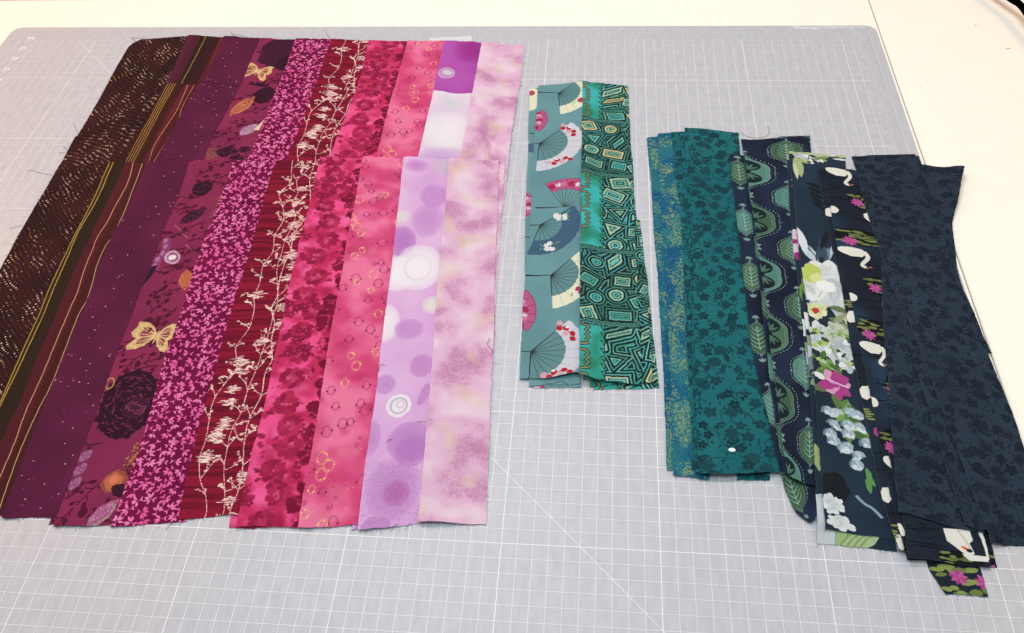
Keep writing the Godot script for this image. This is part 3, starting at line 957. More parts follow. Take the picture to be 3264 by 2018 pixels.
	for i in 60:
		p.ell(Vector2(p.rf(0.1, 1.75), p.rf(10.1, 12.0)), p.rf(0.08, 0.2), p.rf(0.06, 0.14), p.rf(0, 3), [wh, gy, c8(134, 172, 82), c8(60, 84, 70), c8(180, 206, 120), c8(206, 216, 220)][i % 6], 0.2)
	for i in 8:
		p.leaf(Vector2(0.3 + p.rf(-0.2, 0.3), 11.6 + p.rf(-0.3, 0.6)), 0.5, 0.26, p.rf(0, TAU), c8(74, 112, 60) if i % 2 else c8(120, 160, 76))
	for i in 6:
		p.leaf(Vector2(0.7, 12.7), 0.9, 0.34, p.rf(0, TAU), c8(96, 122, 70))
	for i in 9:
		p.ell(Vector2(0.72, 12.55) + Vector2(p.rf(0.1, 0.34), 0).rotated(TAU * i / 9.0), 0.3, 0.19, TAU * i / 9.0, c8(178, 66, 138) if i % 3 else c8(222, 164, 200), 0.16)
	p.line(PackedVector2Array([Vector2(0.3, 12.4), Vector2(0.7, 12.5), Vector2(1.15, 12.6)]), 0.05, c8(240, 214, 232))
	p.ell(Vector2(0.18, 12.35), 0.2, 0.14, 0.4, wh, 0.15)
	for i in 12:
		p.leaf(Vector2(0.95 + p.rf(-0.2, 0.2), 13.1 + i * 0.12), p.rf(0.5, 0.8), 0.3, 1.3 + p.rf(-0.9, 0.9), [c8(92, 136, 74), c8(126, 164, 92), c8(70, 108, 64)][i % 3])
	for q in [Vector2(0.56, 13.79), Vector2(0.4, 13.75), Vector2(1.21, 13.68), Vector2(1.36, 13.75), Vector2(0.63, 14.31), Vector2(0.98, 14.55), Vector2(1.37, 14.26), Vector2(0.39, 14.69), Vector2(0.46, 14.95), Vector2(0.77, 15.19), Vector2(1.07, 15.42), Vector2(1.45, 14.85), Vector2(0.9, 15.1), Vector2(1.05, 15.75), Vector2(1.0, 14.2)]:
		var tilt := p.rf(-0.7, 0.7)
		for k in 4:
			p.leaf(q + Vector2(0, -0.22), p.rf(0.34, 0.48), 0.22, PI / 2 + tilt + (k - 1.5) * 0.35, c8(156, 182, 200, 0.65) if k % 2 else c8(214, 226, 234, 0.75))
		p.ell(q + Vector2(0, 0.1), 0.15, 0.09, tilt, c8(226, 236, 242, 0.85), 0.25, 9)
		p.curve(q + Vector2(-0.08, -0.1), q + Vector2(0.05, 0.1), 0.2, 0.02, c8(70, 100, 128, 0.8))
	for i in 5:
		p.leaf(Vector2(1.3, 15.8 + i * 0.12), 0.5, 0.16, 1.3 + p.rf(-0.3, 0.3), c8(96, 150, 84))
	p.ell(Vector2(0.35, 16.8), 0.4, 0.6, 0, c8(22, 30, 38), 0.1)
	painted_flower(p, Vector2(0.24, 17.4), 0.36, wh, gy, c8(216, 222, 228))
	painted_flower(p, Vector2(0.42, 18.0), 0.34, wh, gy, c8(206, 214, 222))
	wavy(p, [0.92, 16.9, 1.1, 17.15, 1.3, 17.3, 1.5, 17.6], c8(140, 166, 188), 0.09)


func swan(p: Print, q: Vector2, s: float) -> void:
	var wh := c8(240, 238, 228)
	var gy := c8(206, 204, 194)
	p.poly(PackedVector2Array([q + Vector2(-0.62, -0.14) * s, q + Vector2(-0.4, -0.3) * s, q + Vector2(0, -0.34) * s, q + Vector2(0.36, -0.3) * s, q + Vector2(0.5, -0.1) * s, q + Vector2(0.3, 0.22) * s, q + Vector2(-0.1, 0.28) * s, q + Vector2(-0.4, 0.1) * s]), wh)
	var neck := PackedVector2Array()
	for i in 15:
		var t := i / 14.0
		neck.append(q + Vector2(0.38 + 0.14 * sin(t * 4.4 + 0.2) - 0.02 * t, -0.18 + t * 0.98) * s)
	p.line(neck, 0.2 * s, gy, 0.7)
	p.line(neck, 0.15 * s, wh, 0.7)
	var hd := neck[14]
	p.ell(hd + Vector2(0.1, 0.02) * s, 0.14 * s, 0.085 * s, 0.1, wh)
	p.leaf(hd + Vector2(0.2, 0.0) * s, 0.2 * s, 0.08 * s, -0.2, c8(226, 112, 74))
	p.ell(hd + Vector2(0.19, 0.02) * s, 0.05 * s, 0.04 * s, 0, c8(20, 20, 24))


func lotus(p: Print, q: Vector2, s: float) -> void:
	for i in 9:
		p.leaf(q + Vector2(0, 0.06), 0.26 * s, 0.11 * s, TAU * i / 9.0, c8(176, 64, 140) if i % 2 else c8(196, 92, 160))


func lily_field(p: Print, y0: float, y1: float, x0: float, x1: float) -> void:
	p.ell(Vector2((x0 + x1) / 2, (y0 + y1) / 2), (x1 - x0) / 2 + 0.1, (y1 - y0) / 2 + 0.12, 0, c8(14, 18, 22), 0.1)
	for i in int((y1 - y0) * (x1 - x0) * 26):
		p.ell(Vector2(p.rf(x0, x1), p.rf(y0, y1)), p.rf(0.08, 0.22), 0.05, p.rf(-0.1, 0.1), c8(122, 134, 76) if i % 3 else c8(98, 112, 62), 0.15)


func print_swan(p: Print, o: float) -> void:
	p.base(func(u: float, v: float) -> Color: return c8(24, 32, 46).lerp(c8(36, 58, 80), clampf(0.3 + wave.get_noise_2d(u * 5.0, v * 5.0) * 2.0, 0.0, 1.0)))
	for i in int(p.h * 5):
		p.leaf(Vector2(p.rf(-0.5, p.w - 0.2), p.rf(0, p.h)), p.rf(0.4, 1.2), 0.06, p.rf(-0.06, 0.06), c8(14, 18, 26))
	for i in int(p.h * 4):
		var q := Vector2(p.rf(0, p.w), p.rf(0, p.h))
		if wave.get_noise_2d(q.x, q.y * 6.0 + 90.0) > 0.0:
			p.line(PackedVector2Array([q, q + Vector2(p.rf(-0.1, 0.1), 0.3)]), 0.025, c8(12, 16, 22))
	var y := -4.85 + o
	while y < p.h + 5:
		lily_field(p, y + 1.55, y + 2.3, 0.75, p.w)
		lotus(p, Vector2(0.96, y + 2.0), 1.0)
		p.ell(Vector2(1.4, y + 2.85), 0.32, 0.34, 0, c8(238, 236, 226), 0.08)
		p.ell(Vector2(0.06, y + 2.75), 0.2, 0.22, 0, c8(238, 236, 226), 0.1)
		lily_field(p, y + 3.85, y + 4.55, 0.1, p.w)
		lotus(p, Vector2(0.44, y + 4.45), 1.1)
		swan(p, Vector2(0.46, y + 5.15), 0.86)
		y += 4.85


func print_swan_edge(p: Print) -> void:
	p.base(mottle(c8(24, 32, 44), c8(30, 46, 62), 0.6, 1.5))
	for i in int(p.h * 4):
		p.leaf(Vector2(p.rf(-0.5, 0.6), p.rf(0, p.h)), p.rf(0.4, 1.0), 0.06, p.rf(-0.06, 0.06), c8(13, 17, 24))
	for y in [2.7, 8.4, 11.9, 15.9, 17.6]:
		p.ell(Vector2(0.2, y), 0.22, 0.3, 0.2, c8(238, 236, 226), 0.1)
	for y in [7.6, 12.6, 17.0]:
		for i in 5:
			p.ell(Vector2(p.rf(0, 0.5), y + i * 0.1), 0.2, 0.04, 0, c8(134, 146, 78), 0.15)
	p.ell(Vector2(0.3, 13.5), 0.12, 0.2, 0, c8(184, 66, 146), 0.15)


func print_lily(p: Print) -> void:
	p.base(mottle(c8(30, 42, 58), c8(24, 34, 46), 0.5))
	for i in 26:
		p.ell(Vector2(p.rf(0, p.w), p.rf(0.15, p.h)), p.rf(0.14, 0.3), p.rf(0.06, 0.12), p.rf(-0.1, 0.1), c8(140, 156, 84) if i % 3 else c8(112, 128, 68), 0.08)
	for i in 10:
		p.leaf(Vector2(p.rf(0, p.w), p.rf(0, 0.9)), 0.4, 0.07, p.rf(-0.2, 0.2), c8(20, 26, 32))
	p.ell(Vector2(0.75, 0.42), 0.5, 0.14, 0.05, c8(232, 238, 228), 0.06)
	lotus(p, Vector2(0.72, 0.95), 1.1)
	lotus(p, Vector2(1.42, 1.1), 1.1)


func print_swan_end(p: Print) -> void:
	p.base(mottle(c8(30, 42, 58), c8(24, 34, 46), 0.5))
	for i in 18:
		p.leaf(Vector2(p.rf(-0.4, 1.2), p.rf(1.2, p.h)), p.rf(0.5, 1.2), 0.06, p.rf(-0.04, 0.04), c8(14, 18, 26))
	lily_field(p, 3.45, 3.8, 1.0, 2.1)
	p.poly(PackedVector2Array([Vector2(1.22, 2.62), Vector2(2.02, 2.62), Vector2(2.02, 3.0), Vector2(1.9, 3.1), Vector2(2.0, 3.45), Vector2(1.75, 3.5), Vector2(1.25, 3.05)]), c8(238, 236, 228))
	p.poly(PackedVector2Array([Vector2(1.62, 3.45), Vector2(2.34, 3.5), Vector2(2.34, 3.66), Vector2(1.8, 3.66)]), c8(238, 236, 228))
	p.line(PackedVector2Array([Vector2(1.66, 2.65), Vector2(1.8, 3.0), Vector2(1.92, 3.35)]), 0.06, c8(206, 202, 192))
	p.poly(PackedVector2Array([Vector2(2.24, 2.6), Vector2(2.4, 2.6), Vector2(2.4, 3.6), Vector2(2.32, 3.6)]), c8(238, 236, 228))
	p.poly(PackedVector2Array([Vector2(1.7, 2.4), Vector2(1.84, 2.4), Vector2(1.84, 2.62), Vector2(1.7, 2.62)]), c8(238, 236, 228))
	p.leaf(Vector2(1.62, 3.2), 0.3, 0.1, 0.5, c8(226, 112, 74))
	p.ell(Vector2(1.86, 3.34), 0.09, 0.06, 0.2, c8(40, 40, 40))


func print_plain(p: Print, a: Color, b: Color) -> void:
	p.base(mottle(a, b, 0.6))


# ------------------------------------------------------------------ building helpers
func numbered(called: String) -> String:
	var n: int = taken.get(called, 0)
	taken[called] = n + 1
	return called if n == 0 else "%s_%03d" % [called, n]


func tag(o: Node3D, label: String, category: String, group := "", kind := "") -> void:
	o.set_meta("label", label)
	o.set_meta("category", category)
	if group:
		o.set_meta("group", group)
	if kind:
		o.set_meta("kind", kind)


func mat(c: Color, rough := 0.8) -> StandardMaterial3D:
	var m := StandardMaterial3D.new()
	m.albedo_color = c
	m.roughness = rough
	return m


func put(called: String, mesh: Mesh, m: Material, parent: Node3D = self) -> MeshInstance3D:
	var o := MeshInstance3D.new()
	o.name = numbered(called) if parent == self else called
	o.mesh = mesh
	o.material_override = m
	parent.add_child(o, true)
	return o


func cell_of(x: float, z: float) -> int:
	return clampi(int((z - FZ0) / CELL), 1, FNZ - 2) * FNX + clampi(int((x - FX0) / CELL), 1, FNX - 2)


func height_at(x: float, z: float) -> float:
	return top_at[cell_of(x, z)]


func along(p: Array, n: int) -> PackedVector2Array:
	var pts := PackedVector2Array()
	for i in p.size() / 2:
		pts.append(Vector2(p[i * 2], p[i * 2 + 1]) * IN)
	var d := PackedFloat32Array([0.0])
	for i in pts.size() - 1:
		d.append(d[i] + pts[i].distance_to(pts[i + 1]))
	var o := PackedVector2Array()
	var j := 0
	for i in n + 1:
		var s := d[-1] * i / n
		while j < pts.size() - 2 and d[j + 1] < s:
			j += 1
		o.append(pts[j].lerp(pts[j + 1], (s - d[j]) / maxf(1e-6, d[j + 1] - d[j])))
	for k in 5:
		var q := o.duplicate()
		for i in range(1, n):
			q[i] = (o[i - 1] + o[i] * 2.0 + o[i + 1]) * 0.25
		o = q
	return o


# a strip of cloth between its two long edges, draped over what already lies there
func strip(key: String, le: Array, re: Array, thick: float, tex: ImageTexture, tw: float, tl: float, edge: Color, uv0: Vector2, bumps: Array, fray: Array) -> MeshInstance3D:
	var sd := key.hash() % 1000
	var mid_l := Vector2(le[0], le[1]).distance_to(Vector2(le[-2], le[-1])) * IN
	var nv := maxi(8, int(mid_l / 0.0034))
	var wid := 0.0
	var l := along(le, nv)
	var r := along(re, nv)
	for i in nv + 1:
		wid += l[i].distance_to(r[i]) / (nv + 1)
	var length := 0.0
	for i in nv:
		length += ((l[i + 1] + r[i + 1]) * 0.5).distance_to((l[i] + r[i]) * 0.5)
	var nu := maxi(5, int(wid / 0.0034))
	var row := nu + 1
	var xz := PackedVector2Array()
	var h0 := PackedFloat32Array()
	for i in nv + 1:
		var ax := (r[i] - l[i]).normalized()
		var fl := fine.get_noise_2d(i * 55.0, sd) * 0.0005
		var fr := fine.get_noise_2d(i * 55.0, sd + 400.0) * 0.0005
		var dv := (l[mini(i + 1, nv)] - l[maxi(i - 1, 0)]).normalized()
		for j in row:
			var s := float(j) / nu
			var q := (l[i] + ax * fl).lerp(r[i] + ax * fr, s)
			if i == 0 or i == nv:
				q += dv * (fine.get_noise_2d(j * 60.0, sd + i * 7.0) * 0.0006 + wave.get_noise_2d(s * 14.0 + sd, i) * 0.0024)
			xz.append(q)
			var c := cell_of(q.x, q.y)
			var m := top_at[c]
			for dz in [-FNX, 0, FNX]:
				for dx in [-1, 0, 1]:
					m = maxf(m, top_at[c + dz + dx])
			h0.append(m)
	var h := h0.duplicate()
	for it in 7:
		var g := h.duplicate()
		for i in nv + 1:
			for j in row:
				var a := h[maxi(i - 1, 0) * row + j] + h[mini(i + 1, nv) * row + j] + h[i * row + maxi(j - 1, 0)] + h[i * row + mini(j + 1, nu)]
				g[i * row + j] = maxf(h0[i * row + j], a * 0.25 - 0.00003)
		h = g
	for i in nv + 1:
		for j in row:
			var k := i * row + j
			var q := xz[k]
			var s := float(j) / nu
			var t := float(i) / nv
			var lift := 0.00014 + 0.0007 * maxf(0.0, wave.get_noise_3d(q.x * 130.0, q.y * 70.0, sd * 3.1) + 0.15)
			lift += 0.0005 * pow(absf(s * 2.0 - 1.0), 4.0) * (0.5 + fine.get_noise_2d(t * 120.0, sd))
			for b in bumps:
				lift += b[4] * exp(-pow((s - b[0]) / b[2], 2.0) - pow((t - b[1]) / b[3], 2.0))
			h[k] += lift
	for k in h.size():
		var c := cell_of(xz[k].x, xz[k].y)
		top_at[c] = maxf(top_at[c], h[k] + thick)
	var o3 := (l[0] + r[0] + l[nv] + r[nv]) * 0.25
	var base := Vector3(o3.x, 0.0, o3.y)
	var P := PackedVector3Array()
	var N := PackedVector3Array()
	var U := PackedVector2Array()
	var X := PackedInt32Array()
	var tri := func(a: int, b: int, c: int) -> void:
		X.append(a)
		X.append(b)
		X.append(c)
	for i in nv + 1:
		for j in row:
			var k := i * row + j
			P.append(Vector3(xz[k].x, h[k] + thick, xz[k].y) - base)
			U.append(Vector2((uv0.x + j * wid / nu / IN) / tw, (uv0.y + i * length / nv / IN) / tl))
	for i in nv + 1:
		for j in row:
			var a := P[i * row + mini(j + 1, nu)] - P[i * row + maxi(j - 1, 0)]
			var b := P[mini(i + 1, nv) * row + j] - P[maxi(i - 1, 0) * row + j]
			N.append(b.cross(a).normalized())
	for i in nv:
		for j in nu:
			var k := i * row + j
			tri.call(k, k + 1, k + row)
			tri.call(k + 1, k + row + 1, k + row)
	var nb := P.size()
	for k in nb:
		P.append(P[k] - Vector3(0, thick, 0))
		N.append(-N[k])
		U.append(U[k])
	for i in nv:
		for j in nu:
			var k := nb + i * row + j
			tri.call(k, k + row, k + 1)
			tri.call(k + 1, k + row, k + row + 1)
	var rim := PackedInt32Array()
	for j in row:
		rim.append(j)
	for i in range(1, nv + 1):
		rim.append(i * row + nu)
	for j in range(nu - 1, -1, -1):
		rim.append(nv * row + j)
	for i in range(nv - 1, 0, -1):
		rim.append(i * row)
	var PE := PackedVector3Array()
	var NE := PackedVector3Array()
	for e in rim.size():
		var a := rim[e]
		var b := rim[(e + 1) % rim.size()]
		var out := (P[b] - P[a]).cross(Vector3.UP).normalized()
		for v in [P[a], P[nb + b], P[b], P[a], P[nb + a], P[nb + b]]:
			PE.append(v)
			NE.append(-out)
	var arr := []
	arr.resize(Mesh.ARRAY_MAX)
	arr[Mesh.ARRAY_VERTEX] = P
	arr[Mesh.ARRAY_NORMAL] = N
	arr[Mesh.ARRAY_TEX_UV] = U
	arr[Mesh.ARRAY_INDEX] = X
	var me := ArrayMesh.new()
	me.add_surface_from_arrays(Mesh.PRIMITIVE_TRIANGLES, arr)
	var m := StandardMaterial3D.new()
	m.albedo_texture = tex
	m.albedo_color = TINT
	m.roughness = 0.9
	m.metallic_specular = 0.25
	var cut := []
	cut.resize(Mesh.ARRAY_MAX)
	cut[Mesh.ARRAY_VERTEX] = PE
	cut[Mesh.ARRAY_NORMAL] = NE
	me.add_surface_from_arrays(Mesh.PRIMITIVE_TRIANGLES, cut)
	me.surface_set_material(0, m)
	me.surface_set_material(1, mat(edge, 0.95))
	var o := put("fabric_strip", me, null)
	o.position = base
	# loose fibres where the cut ends fray
	if fray.size():
		var st := SurfaceTool.new()
		st.begin(Mesh.PRIMITIVE_TRIANGLES)
		rng.seed = sd
		for f in fray:
			if f > 1:
				for c in int(length / 0.006):
					var i: int = rng.randi_range(1, nv - 1)
					var k2: int = i * row + (0 if f == 2 else nu)
					var d2 := (l[i] - r[i]).normalized() * (1.0 if f == 2 else -1.0)
					var q2 := Vector3(xz[k2].x, h[k2] + thick * 0.6, xz[k2].y) - base
					var ln2 := rng.randf_range(0.0008, 0.003) * (3.0 if rng.randf() < 0.1 else 1.0)
					var d3 := d2.rotated(rng.randf_range(-0.8, 0.8)) * ln2
					var tip2 := q2 + Vector3(d3.x, -minf(0.0004, h[k2]), d3.y)
					tube(st, PackedVector3Array([q2, q2.lerp(tip2, 0.5) + Vector3(0, 0.0004, 0), tip2]), 0.00008)
				continue
			var i: int = 0 if f == 0 else nv
			var dv := (l[i] - l[1 if i == 0 else nv - 1]).normalized()
			for c in int(wid / 0.002):
				var s := rng.randf()
				var k := i * row + int(s * nu)
				var q := Vector3(xz[k].x, h[k] + thick * 0.6, xz[k].y) - base
				q += Vector3(rng.randf_range(-1, 1), 0, rng.randf_range(-1, 1)) * 0.001
				var ln := rng.randf_range(0.0006, 0.002) * (3.2 if rng.randf() < 0.14 else 1.0)
				var d := dv.rotated(rng.randf_range(-0.9, 0.9)) * ln
				var tip := q + Vector3(d.x, -minf(0.0006, h[k]), d.y)
				tube(st, PackedVector3Array([q, q.lerp(tip, 0.5) + Vector3(0, 0.0003, 0), tip]), 0.00007)
		var fm := mat(edge, 0.9)
		var fo := put("frayed_threads", st.commit(), fm, o)
		fo.set_meta("kind", "stuff")
	return o


func tube(st: SurfaceTool, p: PackedVector3Array, r: float, sides := 3) -> void:
	var n := p.size()
	var rings := []
	for i in n:
		var d := (p[mini(i + 1, n - 1)] - p[maxi(i - 1, 0)]).normalized()
		var a := d.cross(Vector3.UP if absf(d.y) < 0.9 else Vector3.RIGHT).normalized()
		var b := d.cross(a)
		var q := []
		for k in sides:
			var t := TAU * k / sides
			q.append([p[i] + (a * cos(t) + b * sin(t)) * r, a * cos(t) + b * sin(t)])
		rings.append(q)
	for i in n - 1:
		for k in sides:
			var k2 := (k + 1) % sides
			for v in [rings[i][k], rings[i][k2], rings[i + 1][k], rings[i][k2], rings[i + 1][k2], rings[i + 1][k]]:
				st.set_normal(v[1])
				st.add_vertex(v[0])


func slab(a: Vector3, b: Vector3, bev: float) -> ArrayMesh:          # box with bevelled upper edges
	var st := SurfaceTool.new()
	st.begin(Mesh.PRIMITIVE_TRIANGLES)
	st.set_smooth_group(-1)
	var ring := func(y: float, i: float) -> Array:
		return [Vector3(a.x + i, y, a.z + i), Vector3(b.x - i, y, a.z + i), Vector3(b.x - i, y, b.z - i), Vector3(a.x + i, y, b.z - i)]
	var rs := [ring.call(a.y, 0.0), ring.call(b.y - bev, 0.0), ring.call(b.y, bev)]
	for k in 2:
		for i in 4:
			var j := (i + 1) % 4
			for v in [rs[k][i], rs[k + 1][i], rs[k + 1][j], rs[k][i], rs[k + 1][j], rs[k][j]]:
				st.add_vertex(v)
	for v in [rs[2][0], rs[2][1], rs[2][2], rs[2][0], rs[2][2], rs[2][3], rs[0][0], rs[0][2], rs[0][1], rs[0][0], rs[0][3], rs[0][2]]:
		st.add_vertex(v)
	st.generate_normals()
	return st.commit()


func rounded(a: Vector2, b: Vector2, r: float) -> PackedVector2Array:
	var o := PackedVector2Array()
	var cs := [[Vector2(b.x - r, a.y + r), -PI / 2], [Vector2(b.x - r, b.y - r), 0.0], [Vector2(a.x + r, b.y - r), PI / 2], [Vector2(a.x + r, a.y + r), PI]]
	for c in cs:
		for i in 9:
			var t: float = c[1] + PI / 2 * i / 8.0
			o.append(c[0] + Vector2(cos(t), sin(t)) * r)
	return o


func sheet(p: PackedVector2Array, y0: float, y1: float) -> ArrayMesh:      # a flat sheet of that outline with thickness and an eased edge
	var st := SurfaceTool.new()
	st.begin(Mesh.PRIMITIVE_TRIANGLES)
	st.set_smooth_group(-1)
	var n := p.size()
	var cen := Vector2.ZERO
	for v in p:
		cen += v / n
	var e := 0.0006
	var tops := []
	for v in p:
		tops.append(v - (v - cen).normalized() * e)
	for i in n:
		var j := (i + 1) % n
		var A := Vector3(p[i].x, y0, p[i].y)
		var B := Vector3(p[j].x, y0, p[j].y)
		var C := Vector3(p[i].x, y1 - e, p[i].y)
		var D := Vector3(p[j].x, y1 - e, p[j].y)
		var E := Vector3(tops[i].x, y1, tops[i].y)
		var F := Vector3(tops[j].x, y1, tops[j].y)
		for v in [A, D, B, A, C, D, C, F, D, C, E, F, Vector3(cen.x, y1, cen.y), F, E]:
			st.add_vertex(v)
	st.generate_normals()
	return st.commit()


func ribbon(st: SurfaceTool, a: Vector2, b: Vector2, wd: float, y: float, c: Color, ground: Color, seg := 0.02) -> void:
	var n := maxi(1, int(a.distance_to(b) / seg))
	var d := (b - a).normalized().orthogonal() * wd * 0.5
	var cols := []
	for i in n + 1:
		var q := a.lerp(b, float(i) / n)
		var f := clampf(0.04 + fine.get_noise_2d(q.x * 900.0, q.y * 900.0) * 0.35 + wave.get_noise_2d(q.x * 60.0, q.y * 60.0) * 0.25, 0.0, 0.5)
		cols.append(c.lerp(ground, f))
	for i in n:
		var p := a.lerp(b, float(i) / n)
		var q := a.lerp(b, float(i + 1) / n)
		for v in [[p - d, cols[i]], [q + d, cols[i + 1]], [q - d, cols[i + 1]], [p - d, cols[i]], [p + d, cols[i]], [q + d, cols[i + 1]]]:
			st.set_color(v[1])
			st.set_normal(Vector3.UP)
			st.add_vertex(Vector3(v[0].x, y, v[0].y))


func lettering(st: SurfaceTool, txt: String, at: Vector2, hgt: float, turn: float, bold := false) -> void:
	var f := SystemFont.new()
	f.font_names = PackedStringArray(["Droid Sans"])
	if bold:
		f.font_weight = 700
	var t := TextMesh.new()
	t.text = txt
	t.font = f
	t.font_size = 32
	t.pixel_size = hgt * IN / 32.0 * 1.35
	t.curve_step = 3.0
	t.depth = 0.00008
	st.append_from(t, 0, Transform3D(Basis(Vector3.UP, turn) * Basis(Vector3.RIGHT, -PI / 2), Vector3(at.x * IN, 0.00012, at.y * IN)))


func thread(label: String, pts: Array, c: Color, r := 0.00016, lift := 0.0004) -> void:
	var o3 := PackedVector3Array()
	var q := PackedVector2Array()
	for i in pts.size() / 2:
		q.append(Vector2(pts[i * 2], pts[i * 2 + 1]) * IN)
	for i in q.size() - 1:
		for j in 6:
			var v := q[i].cubic_interpolate(q[i + 1], q[maxi(0, i - 1)], q[mini(q.size() - 1, i + 2)], j / 6.0)
			o3.append(Vector3(v.x, height_at(v.x, v.y) + lift + 0.0005 * absf(sin(i * 2.0 + j * 0.7)), v.y))
	o3.append(Vector3(q[-1].x, height_at(q[-1].x, q[-1].y) + lift, q[-1].y))
	for k in 3:
		for i in range(1, o3.size() - 1):
			o3[i].y = maxf(o3[i].y, (o3[i - 1].y + o3[i + 1].y) * 0.5)
	var b := o3[0] * Vector3(1, 0, 1)
	for i in o3.size():
		o3[i] -= b
	var st := SurfaceTool.new()
	st.begin(Mesh.PRIMITIVE_TRIANGLES)
	tube(st, o3, r, 4)
	var o := put("loose_thread", st.commit(), mat(c, 0.8))
	o.position = b
	tag(o, label, "thread", "loose threads shed by the cut strips")


const LINT := [-7.54, 21.33]
const CABLE := [[7.93, 0.0120, -8.46, 0.15, 0.0, 0.35], [8.83, 0.0160, -6.36, 0.21, 0.0, 0.48], [9.16, 0.0160, -5.57, 0.10, 0.0, 0.60], [9.42, 0.0120, -2.75, 0.04, 0.0, 0.47]]
const TINT := Color(0.825, 0.845, 0.848)
const TABLE := Color(0.91, 0.895, 0.855)
const MATC := Color(0.685, 0.702, 0.728)
const LINEC := Color(0.865, 0.87, 0.885)
const BG := [0.95, 0.98, 1.0, 0.36]
const EXPO := 1.0
const LAMPS := [
	["ceiling_panel", Vector3(-0.65, 1.8, -0.35), Vector3(-0.4, 0, 0.2), Vector2(0.9, 0.6), Color(0.96, 0.98, 1.0), 2.05],
	["ceiling_panel", Vector3(-0.35, 1.9, 0.75), Vector3(-0.35, 0, 0.6), Vector2(1.2, 0.7), Color(0.94, 0.99, 1.0), 2.0],
	["warm_lamp", Vector3(-1.9, 1.1, -0.3), Vector3(-1.1, 0, 0.0), Vector2(0.5, 0.5), Color(1.0, 0.64, 0.29), 1.6],
	["warm_lamp", Vector3(1.3, 1.3, -0.2), Vector3(0.4, 0, 0.1), Vector2(0.5, 0.5), Color(1.0, 0.72, 0.4), 1.2],
]

